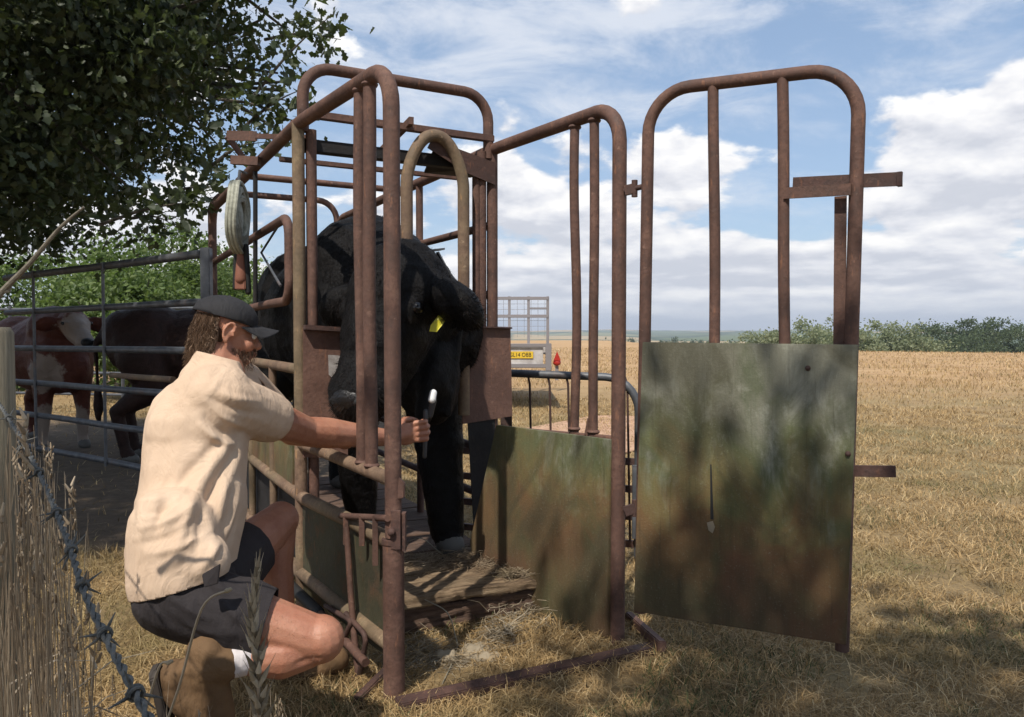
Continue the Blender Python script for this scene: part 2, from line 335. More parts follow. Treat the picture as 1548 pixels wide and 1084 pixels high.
class MB:
    def __init__(s): s.v = []; s.f = []
    def tube(s, pts, r, seg=14, cap=True, flat=None):
        pts = [V(p) for p in pts]; n = len(pts); rr = r if isinstance(r, (list, tuple)) else [r]*n
        b0 = len(s.v); u = None
        for i, p in enumerate(pts):
            t = (pts[min(i+1, n-1)]-pts[max(i-1, 0)])
            if t.length < 1e-9: t = V((0, 0, 1))
            t.normalize()
            if u is None: u, w_ = frame_of(t)
            else:
                u = (u - t*u.dot(t)).normalized(); 
            w_ = t.cross(u)
            for k in range(seg):
                a = 2*math.pi*k/seg; s.v.append(p + u*(rr[i]*math.cos(a)) + w_*(rr[i]*math.sin(a)))
        for i in range(n-1):
            for k in range(seg):
                k2 = (k+1) % seg; a = b0+i*seg; s.f.append((a+k, a+k2, a+seg+k2, a+seg+k))
        if cap:
            s.f.append(tuple(b0+k for k in reversed(range(seg)))); s.f.append(tuple(b0+(n-1)*seg+k for k in range(seg)))
        return s
    def bar(s, a, b, w_, h, side=None):
        """rectangular bar from a to b; w_ along side, h along the third axis"""
        a = V(a); b = V(b); t = (b-a).normalized()
        if side is None: u, q = frame_of(t)
        else: u = (V(side)-t*V(side).dot(t)).normalized(); q = t.cross(u)
        b0 = len(s.v)
        for p in (a, b):
            for (i, j) in ((-1, -1), (1, -1), (1, 1), (-1, 1)): s.v.append(p+u*(i*w_/2)+q*(j*h/2))
        for f in ((0, 3, 2, 1), (4, 5, 6, 7), (0, 1, 5, 4), (1, 2, 6, 5), (2, 3, 7, 6), (3, 0, 4, 7)): s.f.append(tuple(b0+k for k in f))
        return s
    def prism(s, pts, off):
        b0 = len(s.v); n = len(pts); off = V(off)
        s.v += [V(p) for p in pts] + [V(p)+off for p in pts]
        s.f.append(tuple(b0+k for k in range(n))); s.f.append(tuple(b0+n+k for k in reversed(range(n))))
        for k in range(n): s.f.append((b0+k, b0+n+k, b0+n+(k+1) % n, b0+(k+1) % n))
        return s
    def ball(s, c, r, ax=None, nu=14, nv=10):
        """ellipsoid, r scalar or 3; ax 3x3 columns"""
        c = V(c); rr = (r, r, r) if isinstance(r, (int, float)) else r
        ax = ax or (V((1, 0, 0)), V((0, 1, 0)), V((0, 0, 1))); b0 = len(s.v)
        def pt(th, ph): return c+ax[0]*(rr[0]*math.sin(th)*math.cos(ph))+ax[1]*(rr[1]*math.sin(th)*math.sin(ph))+ax[2]*(rr[2]*math.cos(th))
        s.v.append(pt(0, 0))
        for i in range(1, nv):
            for k in range(nu): s.v.append(pt(math.pi*i/nv, 2*math.pi*k/nu))
        s.v.append(pt(math.pi, 0)); e = len(s.v)-1
        for k in range(nu): s.f.append((b0, b0+1+k, b0+1+(k+1) % nu))
        for i in range(nv-2):
            for k in range(nu):
                a = b0+1+i*nu; s.f.append((a+k, a+nu+k, a+nu+(k+1) % nu, a+(k+1) % nu))
        a = b0+1+(nv-2)*nu
        for k in range(nu): s.f.append((e, a+(k+1) % nu, a+k))
        return s
    def cap(s, a, b, ra, rb, seg=14):
        """tapered capsule"""
        a = V(a); b = V(b); t = (b-a).normalized(); pts = []; rr = []
        for k in range(5):
            th = math.pi/2*(1-k/4.0); pts.append(a-t*(ra*math.sin(th))); rr.append(max(ra*math.cos(th), 1e-4))
        for k in range(1, 5):
            q = k/5.0; pts.append(a.lerp(b, q)); rr.append(ra+(rb-ra)*q)
        for k in range(5):
            th = math.pi/2*k/4.0; pts.append(b+t*(rb*math.sin(th))); rr.append(max(rb*math.cos(th), 1e-4))
        return s.tube(pts, rr, seg)
    def chain(s, pts, rr, seg=14):
        for i in range(len(pts)-1): s.cap(pts[i], pts[i+1], rr[i], rr[i+1], seg)
        return s
    def mesh(s, name='mesh'):
        me = bpy.data.meshes.new(name); me.from_pydata([tuple(v) for v in s.v], [], s.f)
        bm = bmesh.new(); bm.from_mesh(me); bmesh.ops.recalc_face_normals(bm, faces=bm.faces); bm.to_mesh(me); bm.free()
        me.update(); return me
    def build(s, name, material, parent=None, base=None, smooth=True, bevel=0):
        me = s.mesh(name)
        if bevel:
            bm = bmesh.new(); bm.from_mesh(me); bmesh.ops.bevel(bm, geom=bm.edges, offset=bevel, segments=2, affect='EDGES', clamp_overlap=True); bm.to_mesh(me); bm.free()
        o = link(name, me, material, parent, base, smooth)
        if smooth: me.set_sharp_from_angle(angle=R(38))
        return o
    def organic(s, name, material, parent=None, voxel=.008, smooth=6, disp=None, factor=.5):
        """overlapping closed forms fused to one continuous skin"""
        me = s.mesh(name); t = bpy.data.objects.new('tmp', me); col.objects.link(t)
        md = t.modifiers.new('r', 'REMESH'); md.mode = 'VOXEL'; md.voxel_size = voxel; md.use_smooth_shade = True
        if smooth:
            sm_ = t.modifiers.new('s', 'SMOOTH'); sm_.iterations = smooth; sm_.factor = factor
        dg = bpy.context.evaluated_depsgraph_get(); m2 = bpy.data.meshes.new_from_object(t.evaluated_get(dg))
        bpy.data.objects.remove(t); m2.name = name; m2.materials.clear()
        if disp:
            co = np.empty(len(m2.vertices)*3, 'f'); m2.vertices.foreach_get('co', co); co = co.reshape(-1, 3)
            nn = np.empty(len(m2.vertices)*3, 'f'); m2.vertex_normals.foreach_get('vector', nn); nn = nn.reshape(-1, 3)
            co = disp(co, nn); m2.vertices.foreach_set('co', co.astype('f').ravel()); m2.update()
        return link(name, m2, material, parent)
def folds(segs):
    """segs: (a, b, width, height) soft ridges on cloth"""
    def f(co, nn):
        d = np.zeros(len(co))
        for a, b, wd, h in segs:
            a = np.array(a); b = np.array(b); ab = b-a; t = np.clip(((co-a)@ab)/(ab@ab), 0, 1)
            q = a+t[:, None]*ab; r = np.linalg.norm(co-q, axis=1)
            d += h*np.exp(-(r/wd)**2)*(1-.5*t)
        return co+nn*d[:, None]
    return f
def pxfolds(segs):
    """soft ridges (x0, y0, x1, y1, width px, height m) on the side of the cloth that faces -y"""
    def f(co, nn):
        d = np.zeros(len(co)); c_, s_ = math.cos(PITCH), math.sin(PITCH); z = co[:, 2]-CAMZ
        fw = co[:, 1]*c_-z*s_; up = co[:, 1]*s_+z*c_; q = np.stack([774+F*co[:, 0]/fw, 542-F*up/fw], 1); face = np.clip(-nn[:, 1]*1.6+.2, 0, 1)
        for x0, y0, x1, y1, wd, h in segs:
            a = np.array([x0, y0]); ab = np.array([x1-x0, y1-y0]); t = np.clip(((q-a)@ab)/(ab@ab), 0, 1)
            bow = np.array([-ab[1], ab[0]])*.07; pt = a+t[:, None]*ab+np.sin(np.pi*t)[:, None]*bow
            r = np.linalg.norm(q-pt, axis=1); d += h*np.exp(-(r/wd)**2)*np.sin(np.pi*np.clip(t*.85+.1, 0, 1))
        return co+nn*(d*face)[:, None]
    return f
def nfold(amp, freq, base=None):
    def f(co, nn):
        if base is not None: co = base(co, nn)
        d = np.array([noise.fractal(V(c)*freq, .7, 2.0, 3) for c in co])*amp
        return co+nn*d[:, None]
    return f
def rpath(pts, r, n=7):
    """polyline with rounded corners"""
    pts = [V(p) for p in pts]; out = [pts[0]]
    for i in range(1, len(pts)-1):
        p = pts[i]; a = (pts[i-1]-p); b = (pts[i+1]-p); k = min(r, a.length*.49, b.length*.49)
        A = p+a.normalized()*k; B = p+b.normalized()*k
        for j in range(n+1):
            t = j/n; c = .552
            c1 = A.lerp(p, c); c2 = B.lerp(p, c)
            out.append(A*(1-t)**3+c1*3*t*(1-t)**2+c2*3*t*t*(1-t)+B*t**3)
    return out+[pts[-1]]
def wob(pts, n=24, amp=.004):
    """slightly bent by years of use"""
    pts = [V(p) for p in pts]; L = [0]
    for i in range(1, len(pts)): L.append(L[-1]+(pts[i]-pts[i-1]).length)
    out = []; ph = random.random()*9
    for k in range(n+1):
        s = L[-1]*k/n; i = max(j for j in range(len(L)) if L[j] <= s+1e-9); i = min(i, len(pts)-2)
        q = pts[i].lerp(pts[i+1], (s-L[i])/max(L[i+1]-L[i], 1e-9))
        e = math.sin(math.pi*k/n)*amp
        out.append(q+V((math.sin(ph+s*3.1), math.cos(ph*1.7+s*2.3), 0))*e)
    return out
# ---- fast scatter meshes
def raw_mesh(name, verts, faces_flat, nper, material, parent=None, base=None, smooth=False):
    me = bpy.data.meshes.new(name); nv = len(verts); nf = len(faces_flat)//nper
    me.vertices.add(nv); me.vertices.foreach_set('co', np.asarray(verts, 'f').ravel())
    me.loops.add(len(faces_flat)); me.loops.foreach_set('vertex_index', np.asarray(faces_flat, 'i'))
    me.polygons.add(nf); me.polygons.foreach_set('loop_start', np.arange(nf, dtype='i')*nper)
    me.update(calc_edges=True); me.validate()
    return link(name, me, material, parent, base, smooth)
def unit(n):
    a = rng.normal(size=(n, 3)); return a/np.linalg.norm(a, axis=1)[:, None]
LEAF = np.array([(0, 0), (.16, .12), (.10, .24), (.27, .38), (.17, .50), (.31, .68), (.16, .82), (0, 1.0), (-.16, .82), (-.31, .68), (-.17, .50), (-.27, .38), (-.10, .24), (-.16, .12)])
SIMPLE = np.array([(0, 0), (.32, .4), (0, 1.0), (-.32, .4)])
def leaves(centres, size, shape=LEAF, droop=.2):
    n = len(centres); m_ = len(shape); d = unit(n); d[:, 2] -= droop; d /= np.linalg.norm(d, axis=1)[:, None]
    s = np.cross(d, unit(n)); s /= np.linalg.norm(s, axis=1)[:, None]; nr = np.cross(d, s)
    sz = size*(.6+.8*rng.random(n))
    v = centres[:, None, :]+(d[:, None, :]*shape[None, :, 1:2]+s[:, None, :]*shape[None, :, 0:1]+nr[:, None, :]*(.25*(np.abs(shape[None, :, 0:1])-.3*(shape[None, :, 1:2]-.5)**2)))*sz[:, None, None]
    return v.reshape(-1, 3), np.arange(n*m_), m_
def blades(base, h, wd, lean, name, material, seg=2):
    n = len(base); a = rng.random(n)*2*np.pi; dr = np.stack([np.cos(a), np.sin(a), np.zeros(n)], 1)
    b2 = rng.random(n)*2*np.pi; sd = np.stack([np.cos(b2), np.sin(b2), np.zeros(n)], 1)
    h = np.broadcast_to(h, n); wd = np.broadcast_to(wd, n); lean = np.broadcast_to(lean, n)
    up = np.array([0, 0, 1.0]); V_ = []
    for t, wk in ((0, 1), (.55, .7), (1, 0)):
        c = base+up*(h*t*(1-.35*lean*t))[:, None]+dr*(h*lean*t*t)[:, None]
        if wk: V_ += [c-sd*(wd*wk/2)[:, None], c+sd*(wd*wk/2)[:, None]]
        else: V_ += [c]
    v = np.stack(V_, 1).reshape(-1, 3); k = np.arange(n)[:, None]*5
    f = np.concatenate([k+np.array([[0, 1, 3]]), k+np.array([[0, 3, 2]]), k+np.array([[2, 3, 4]])], 1).ravel()
    return raw_mesh(name, v, f, 3, material)

# ------------------------------------------------------------------ terrain
def hz(x, y):
    """height of the ground: level field, a brow, a valley and far hills"""
    r = math.hypot(x, y); az_ = math.atan2(x, max(y, 1e-6)) if y > 0 else 1.0
    q = min(max((az_-.12)/.12, 0), 1); brow = 120*(1-q)+52*q
    z = 0
    if r > brow:
        t = min((r-brow)/90, 1); z -= 8*(t*t*(3-2*t))
    if r > 380:
        t = min((r-380)/2400, 1); s = t*t*(3-2*t)
        z += s*(16+15*noise.noise(V((az_*5+3.3, r/2300, 0)))+7*noise.noise(V((az_*17, r/900, 2))))
    if r < 60: z += .02*noise.noise(V((x*.5, y*.5, 0)))*min(1, r/4)
    return z
NR, NA = 120, 260; rr = [0.0]+[0.8*(6000/.8)**(i/(NR-1)) for i in range(NR)]
tv = [(0, 0, 0)]; tf = []
for i in range(1, len(rr)):
    for k in range(NA):
        a = 2*math.pi*k/NA; x = rr[i]*math.sin(a); y = rr[i]*math.cos(a); tv.append((x, y, hz(x, y)))
for k in range(NA): tf.append((0, 1+(k+1) % NA, 1+k))
for i in range(len(rr)-2):
    a = 1+i*NA
    for k in range(NA): tf.append((a+k, a+(k+1) % NA, a+NA+(k+1) % NA, a+NA+k))
me = bpy.data.meshes.new('ground'); me.from_pydata(tv, [], tf); tag(link('ground', me, M['ground']), kind='structure')

# bare strip of earth behind the crush
pe = [PG(760, 655, .012), PG(905, 628, .012), PG(1010, 632, .012), PG(1010, 668, .012), PG(930, 690, .012), PG(800, 690, .012)]
mb = MB(); mb.prism([V((p.x, p.y, .024)) for p in rpath(pe+[pe[0]], .3, 3)[:-1]], (0, 0, -.012)); tag(mb.build('path', M['earth'], smooth=False), kind='structure')

# ------------------------------------------------------------------ grass
def scatter(n, r0, r1, a0, a1, pw=1.0):
    r = r0*(r1/r0)**(rng.random(n)**pw); a = a0+(a1-a0)*rng.random(n)
    return np.stack([r*np.sin(a), r*np.cos(a), np.zeros(n)], 1)
def zfix(p):
    for q in p: q[2] = hz(q[0], q[1])-.005
    return p
g1 = scatter(190000, 1.6, 14, -.75, .75, .9)
pen = (g1[:, 0] < -1.15) & (g1[:, 1] > 4.2) & (g1[:, 1] < 11)
g1 = g1[~pen | (rng.random(len(g1)) < .04)]
rad = np.linalg.norm(g1[:, :2], axis=1)
cl = np.array([noise.noise(V((p[0]*2.2, p[1]*2.2, 3))) for p in g1])
keep = (cl+.45+rng.random(len(g1))*.5) > .35; g1 = g1[keep]; cl = cl[keep]; rad = rad[keep]; zfix(g1)
flat = rng.random(len(g1)) < .35
hh = (.03+.035*rng.random(len(g1)))*(1+.6*np.clip(cl, -.5, 1)); hh = np.where(flat, .075, hh)*(1+.03*rad)
tag(blades(g1, hh, .0022+.0006*rad, np.where(flat, 1.9, .3+.9*rng.random(len(g1))), 'field_grass', M['grass']), 'short dry straw coloured grass covering the field', 'grass', kind='stuff')
g2 = zfix(scatter(100000, 6.5, 62, -.72, .72, .9)); rad = np.linalg.norm(g2[:, :2], axis=1)
cl = np.array([noise.noise(V((p[0]*.35, p[1]*.35, 8))) for p in g2]); k = ((cl+.3+rng.random(len(g2))*.6) > .3) & (rng.random(len(g2)) < np.clip((rad-6)/8, .12, 1)) & ~((g2[:, 0] < -1.2) & (g2[:, 1] < 10.5)); g2 = g2[k]; rad = rad[k]
tag(blades(g2, (.05+.09*rng.random(len(g2)))*np.clip((rad-5)/16, .3, 1)*(.6+.8*np.clip(np.array([noise.noise(V((p[0]*.9, p[1]*.25, 4))) for p in g2])+.5, 0, 1)), .003+.0006*rad, .3+.6*rng.random(len(g2)), 'tall_grass', M['grass']), 'taller sunburnt grass farther out across the field', 'grass', kind='stuff')

g3 = zfix(scatter(26000, 1.9, 7, -.3, .75, .9)); cl = np.array([noise.noise(V((p[0]*1.3+5, p[1]*1.3, 12))) for p in g3]); g3 = g3[cl > .12]
tag(blades(g3, .03+.05*rng.random(len(g3)), .0042, .4+.8*rng.random(len(g3)), 'green_grass', mat('green_grass', strawf((.05, .06, .02), (.09, .105, .035), (.15, .155, .06), (.22, .20, .09)), .8)), 'thin green grass showing through the dry grass near the crush', 'grass', kind='stuff')
# ------------------------------------------------------------------ trees
def tree(name, label, cat, base, blobs, nleaf, lsize, material, shape=LEAF, trunk_r=.18, group=None, clumps=None, sig=.24, limbs=10, seed=1):
    """blobs: ellipsoids (centre, radii) that bound the crown"""
    global rng
    rng = np.random.default_rng(seed); rnd = random.Random(seed)
    t = thing(name, base, label, cat, group); base = V(base)
    cs = []; tot = sum(b[1][0]*b[1][1]*b[1][2] for b in blobs); nc = clumps or 200
    for c, r in blobs:
        k = max(3, int(nc*r[0]*r[1]*r[2]/tot)); d = unit(k); q = (.35+.65*rng.random(k)**.5)[:, None]
        cs.append(np.array(c)+d*q*np.array(r))
    cs = np.concatenate(cs); n = len(cs); per = nleaf//n
    w_ = sig*(.6+.8*rng.random(n)); pts = cs.repeat(per, 0)+rng.normal(size=(n*per, 3))*w_.repeat(per)[:, None]*np.array([1, 1, .7])
    v, f, m_ = leaves(pts, lsize, shape)
    raw_mesh('crown', v, f, m_, material, t)
    mb = MB(); c0 = V(blobs[0][0]); top = V((base.x*.6+c0.x*.4, base.y*.6+c0.y*.4, c0.z))
    tp = [base-V((0, 0, .2)), base.lerp(top, .3)+V((.05, -.04, 0))*trunk_r*5, base.lerp(top, .65)+V((-.05, .03, 0))*trunk_r*5, top]
    mb.tube(rpath(tp, 1), [trunk_r*(1.15-.75*i/(len(rpath(tp, 1))-1)) for i in range(len(rpath(tp, 1)))], 10)
    for i in range(limbs):
        e = V(cs[rnd.randrange(n)]); s_ = base.lerp(top, .4+.6*rnd.random()); mid = s_.lerp(e, .5)+V((rnd.uniform(-.1, .1), rnd.uniform(-.1, .1), .12))*(e-s_).length
        pp = rpath([s_, mid, e], 2, 6); r0 = trunk_r*rnd.uniform(.25, .45)
        mb.tube(pp, [r0*(1-.85*i/(len(pp)-1)) for i in range(len(pp))], 7)
        for j in range(4):
            e2 = e+V((rnd.uniform(-1, 1), rnd.uniform(-1, 1), rnd.uniform(-.6, .6)))*trunk_r*3.2; s2 = mid.lerp(e, .4+.5*rnd.random())
            mb.tube([s2, s2.lerp(e2, .5)+V((0, 0, .05)), e2], [r0*.3, r0*.2, r0*.08], 5)
    mb.build('trunk', M['bark'], t); return t
oak = tree('oak_tree', 'large dark oak spreading over the pen at upper left', 'tree', (-5.6, 7.2, 0),
     [((-4.5, 6.2, 4.1), (2.4, 2.2, 2.45)), ((-2.75, 5.8, 4.0), (.9, 1.1, 1.3)), ((-3.4, 5.6, 2.8), (1.15, 1.0, 1.0)), ((-5.2, 5.6, 2.7), (1.5, 1.2, 1.05)), ((-4.2, 5.2, 2.25), (1.2, .8, .6))],
     120000, .070, M['oak'], trunk_r=.3, clumps=520, sig=.22, limbs=46, seed=3)
# twigs that reach out beyond the crown on its right
mb = MB(); tips = []
rnd = random.Random(5)
for (a, b) in [((380, 150, 5.8), (505, 20, 5.6)), ((360, 200, 5.6), (470, 130, 5.5)), ((330, 150, 5.6), (455, 190, 5.5)), ((320, 250, 5.6), (400, 215, 5.4)), ((240, 300, 5.5), (345, 285, 5.3)), ((150, 340, 5.3), (330, 305, 5.2)), ((200, 330, 5.5), (270, 345, 5.4)), ((400, 60, 6), (515, 60, 5.8))]:
    A = P(*a); B = P(*b); mid = A.lerp(B, .5)+V((0, 0, .06)); pp = rpath([A, mid, B], .5, 5); mb.tube(pp, [.012*(1-.8*i/(len(pp)-1)) for i in range(len(pp))], 6)
    for j in range(70):
        t_ = rnd.random()**.7; q = A.lerp(B, t_)+V((0, 0, .06*math.sin(math.pi*t_))); tips.append(q+V([rnd.gauss(0, .075) for _ in range(3)]))
mb.build('twigs', M['bark'], oak)
v, f, m_ = leaves(np.array([tuple(q) for q in tips]), .085, LEAF); raw_mesh('foliage', v, f, m_, M['oak'], oak)
# unseen trees added out of frame to cast shade on the foreground and pen
tree('unseen_shade_tree', 'broad unseen tree added to shade the near grass', 'tree', (1.6, -4.5, 0),
     [((1.9, -2.55, 5.2), (3.4, 1.85, .9)), ((1.6, -4.5, 5.6), (2.8, 1.6, 1.5)), ((-.35, -1.6, 5.2), (1.15, 1.1, .6)), ((2.2, -1.5, 4.9), (2.6, .8, .4))], 64000, .13, M['oak'], trunk_r=.2, clumps=230, sig=.28, limbs=14, seed=9)
tree('unseen_shade_tree', 'second unseen tree added to shade the edge of the pen', 'tree', (-6.2, .4, 0),
     [((-4.7, 1.3, 6.0), (1.7, 1.5, 1.2)), ((-6, .8, 6.3), (1.7, 1.5, 1.4))], 16000, .13, M['oak'], trunk_r=.2, clumps=100, sig=.26, limbs=12, seed=10)  # second unseen crown, put here to shade the pen ground
# bright bushes beyond the pen
for i, (px, py, D, rx, rz_) in enumerate([(235, 395, 15, 1.5, 1.2), (120, 440, 17, 1.7, 1.1), (300, 430, 19, 1.6, 1.0), (30, 430, 16, 1.5, 1.5), (190, 445, 13.5, 1.1, .8), (398, 445, 24, 1.6, .9)]):
    c = P(px, py, D)
    tree('bush', ['tall bright green bush behind the pen gate, left of the grey gate post', 'bright green bush behind the white faced cow', 'bright bush right behind the grey gate post',
                  'green bush at the far left edge behind the pen', 'lowest bright bush seen over the dark cow', 'small round bush seen through the crush side gate'][i], 'bush', (c.x, c.y, 0),
         [((c.x, c.y, c.z-rz_*.35), (rx, rx*.8, rz_)), ((c.x+.5*rx, c.y, c.z-rz_*.9), (rx*.8, rx*.7, rz_*.8))], 13000, .095, M['bush'], SIMPLE, .07, 'bright bushes beyond the pen', 60, .25, 5, 20+i)
# pale trees and dark wood at the far side of the field
ft = [(1205, 477, 92, 3.2), (1262, 484, 96, 3.0), (1150, 495, 100, 2.6), (1330, 488, 94, 3.4), (1375, 493, 90, 2.8), (1105, 500, 130, 3.2), (1232, 494, 88, 2.5), (1295, 494, 86, 2.5)]
fl = ['tallest pale tree of the far row, seen between the door bars', 'pale tree just left of the upright flat strap on the door', 'low pale tree left of the second door bar', 'pale round tree just right of the door', 'rightmost pale tree, beside the dark wood',
      'smallest pale tree, near the first door bar', 'low pale bush under the tallest pale tree', 'low pale bush behind the door right post']
for i, (px, py, D, r) in enumerate(ft):
    c = P(px, py, D); zb = hz(c.x, c.y); hgt = c.z-zb
    tree('pale_tree', fl[i], 'tree', (c.x, c.y, zb), [((c.x, c.y, zb+hgt*.58), (r, r, hgt*.42)), ((c.x+r*.7, c.y, zb+hgt*.42), (r*.8, r, hgt*.34)), ((c.x-r*.7, c.y, zb+hgt*.42), (r*.8, r, hgt*.34))],
         6500, .30, M['far_pale'], SIMPLE, .25, 'pale trees across the field', 60, .5, 3, 40+i)
fd = [(1405, 484, 118), (1432, 480, 122), (1462, 477, 120), (1492, 478, 124), (1520, 481, 118), (1545, 490, 122), (1575, 498, 118), (1475, 490, 112)]
fdl = ['leftmost dark tree of the far wood, beside the pale trees', 'second dark tree of the far wood', 'tallest dark tree of the far wood', 'dark tree right of the tallest one in the far wood', 'dark tree near the right edge of the photo',
       'dark tree at the right edge of the photo, lower than its neighbour', 'last dark tree of the far wood, partly outside the photo', 'dark tree standing in front of the tallest one in the far wood']
for i, (px, py, D) in enumerate(fd):
    c = P(px, py, D); zb = hz(c.x, c.y); hgt = c.z-zb; r = 3.2
    tree('dark_tree', fdl[i], 'tree', (c.x, c.y, zb), [((c.x, c.y, zb+hgt*.6), (r, r, hgt*.4)), ((c.x+r*.8, c.y+1, zb+hgt*.4), (r, r, hgt*.33)), ((c.x-r*.8, c.y-1, zb+hgt*.4), (r, r, hgt*.33))],
         6500, .34, M['far_dark'], SIMPLE, .3, 'dark wood across the field', 60, .55, 3, 60+i)
# hedges on the far slope
for i, (px, D, L, hg) in enumerate([(840, 240, 26, 3.4), (890, 300, 22, 5), (985, 420, 60, 5), (1060, 330, 40, 5)]):
    c = P(px, 500, D); zb = hz(c.x, c.y)
    tree('hedge', ['scrubby hedge right of the trailer', 'hedge on the slope between the two upright bars of the right wing', 'long far hedge left of the first door bar', 'hedge in the valley behind the first door bar'][i], 'hedge', (c.x, c.y, zb),
         [((c.x, c.y, zb+hg*.6), (L*.5, 3, hg*.6)), ((c.x+L*.4, c.y, zb+hg*.5), (L*.4, 3, hg*.5))], 2600, .9, M['far_dark'], SIMPLE, .2, 'far hedges', 60, .8, 2, 80+i)

# ------------------------------------------------------------------ cattle crush
FL = V((-.375, 2.49, 0)); FR = V((.392, 2.915, 0)); GL = V((-.855, 3.20, 0)); GR = V((-.09, 3.63, 0))
U2 = V((-.47, .883, 0)); BL = GL+U2*2.5; BR = GR+U2*2.5; VD = (GR-GL).normalized()
OUT = V((VD.y, -VD.x, 0))                       # towards the front of the crush
def z_(p, z): return V((p.x, p.y, z))
crush = thing('cattle_crush', (FL.x, FL.y, 0), 'rusty tubular cattle crush holding the black cow, with its big mossy door swung open', 'cattle crush')
# left wing with long top rail back to the rear leg
TOP = 2.0
mb = MB(); mb.tube(rpath([z_(FL, .52), z_(FL, TOP), z_(GL, TOP), z_(BL, TOP), z_(BL, 0.0)], .13), .0265, 18)
mb.build('side_frame', M['rust'], crush)
mb = MB(); mb.tube([z_(FL, -.03), z_(FL, .505)], .034, 18); lower = mb.build('front_post', M['rust'], crush)
mb = MB(); mb.tube([z_(FL, .50), z_(FL, .515)], .037, 18).build('collar', M['rust_dark'], lower)
s = MB(); a = z_(FL, .55); s.bar(a+V((.012, -.03, .06)), a+V((.012, -.03, -.06)), .03, .012, (1, 0, 0)); s.bar(a+V((.035, -.01, .05)), a+V((.035, -.01, -.07)), .012, .03, (1, 0, 0)); s.ball(a+V((.0, -.042, -.005)), .013, nu=8, nv=6); s.build('locking_pin', M['rust_dark'], lower)
def bar_between(name, A, B, t, z0, z1, r, m_=M['rust'], amp=.006):
    p = A.lerp(B, t); return MB().tube(wob([z_(p, z0), z_(p, z1)], 20, amp), r, 14).ball(z_(p, z0+.008), (r*1.3, r*1.35, .012), None, 12, 6).ball(z_(p, z1-.004), (r*1.35, r*1.3, .014), None, 12, 6).build(name, m_, crush)
bar_between('upright_bar', FL, GL, .19, .717, TOP-.02, .0215); bar_between('upright_bar', FL, GL, .285, .717, TOP-.02, .0195)
MB().tube(wob([z_(FL, .70), z_(GL, .717)], 16, .006), .023, 14).build('rail', M['rust_moss'], crush)
MB().tube(wob([z_(FL, .50)+V((-.0, .0, 0)), z_(GL, .50)], 16, .006), .026, 14).build('rail', M['rust_moss'], crush)
MB().tube(wob([z_(FL, .17), z_(GL, .19)], 16, .006), .027, 14).build('rail', M['rust_moss'], crush)
n = (FL-GL).normalized().cross(V((0, 0, 1)))*.004
MB().prism([z_(FL.lerp(GL, .05), .12), z_(FL.lerp(GL, .97), .12), z_(FL.lerp(GL, .97), .48), z_(FL.lerp(GL, .05), .48)], n).build('side_sheet', mat('green_rusty_sheet', rustf((.022, .02, .012), (.045, .04, .022), (.13, .06, .03), .15), .85), crush, smooth=False)
# small welded ears on the front post
for px, py in ((582, 275), (593, 735)):
    c = P(px+10, py, 2.49); MB().prism([c+V((0, -.02, .035)), c+V((.022, -.02, .01)), c+V((.018, -.02, -.035)), c+V((-.008, -.02, -.04))], (0, .02, 0)).build('lug', M['rust'], crush, bevel=.003)
# latch bracket and rods hung on the left wing
A0 = PV(535, 775, FL, GL)+V((0, -.05, 0))
s = MB(); s.tube([PV(520, 775, FL, GL)+V((0, -.05, 0)), PV(590, 778, FL, GL)+V((0, -.05, 0))], .011, 10)
for px in (528, 552, 572): q = PV(px, 778, FL, GL)+V((0, -.06, 0)); s.bar(q+V((0, 0, .01)), q+V((0, 0, -.09 if px < 570 else -.15)), .018, .008, (1, 0, 0))
s.build('latch_bracket', M['rust'], crush)
MB().tube(wob([PV(529, 790, FL, GL)+V((0, -.06, 0)), PV(548, 1010, FL, GL)+V((0, -.07, 0))], 10, .006), .011, 10).build('lever_rod', M['rust'], crush)
MB().tube(rpath([PV(500, 905, FL, GL)+V((0, -.08, 0)), PV(540, 925, FL, GL)+V((0, -.09, 0)), PV(512, 985, FL, GL)+V((0, -.1, 0)), PV(548, 1015, FL, GL)+V((0, -.08, 0)), PV(560, 950, FL, GL)+V((0, -.07, 0)), PV(530, 915, FL, GL)+V((0, -.08, 0))], .03), .009, 10).build('chain_loop', M['rust_dark'], crush)
s = MB(); s.cap(PV(436, 862, FL, GL)+V((0, -.10, 0)), PV(492, 912, FL, GL)+V((0, -.10, 0)), .023, .021); s.build('pipe_end_shade', M['black'], crush)  # shaded end of the wing pipe, its shade put in as black
s = MB(); s.tube([PV(492, 912, FL, GL)+V((0, -.10, 0)), PV(560, 985, FL, GL)+V((0, -.09, 0))], .015, 12).build('lever', M['rust'], crush)
# right wing
mb = MB(); mb.tube(rpath([z_(FR, .0), z_(FR, TOP-.005), z_(GR, TOP-.005), z_(BR, TOP-.005), z_(BR, 0)], .13), .0265, 18); mb.build('side_frame', M['rust'], crush)
for px, tw in ((868, .011), (897, .003)):
    b_ = PV(px, 600, FR, GR); MB().tube(wob([z_(b_, .74), z_(b_, TOP-.02)], 22, tw), .0185, 14).ball(z_(b_, .785), (.026, .026, .012), None, 12, 6).ball(z_(b_, TOP-.032), (.026, .026, .014), None, 12, 6).build('upright_bar', M['rust'], crush)
no = (GR-FR).normalized().cross(V((0, 0, 1)))
side = 1 if no.dot(V((-1, -1, 0))) > 0 else -1
offp = no*side*.028
GQ = GR+OUT*.06-VD*.11
pts = [PV(758, 642, FR, GQ), PV(932, 664, FR, GQ), z_(FR.lerp(GQ, .03), .03), z_(FR.lerp(GQ, .55), .03), z_(FR.lerp(GQ, .97), .03), PV(718, 818, FR, GQ)]
MB().prism([p+offp for p in pts], -no*side*.018).build('wing_board', M['board2'], crush, smooth=False, bevel=.002)
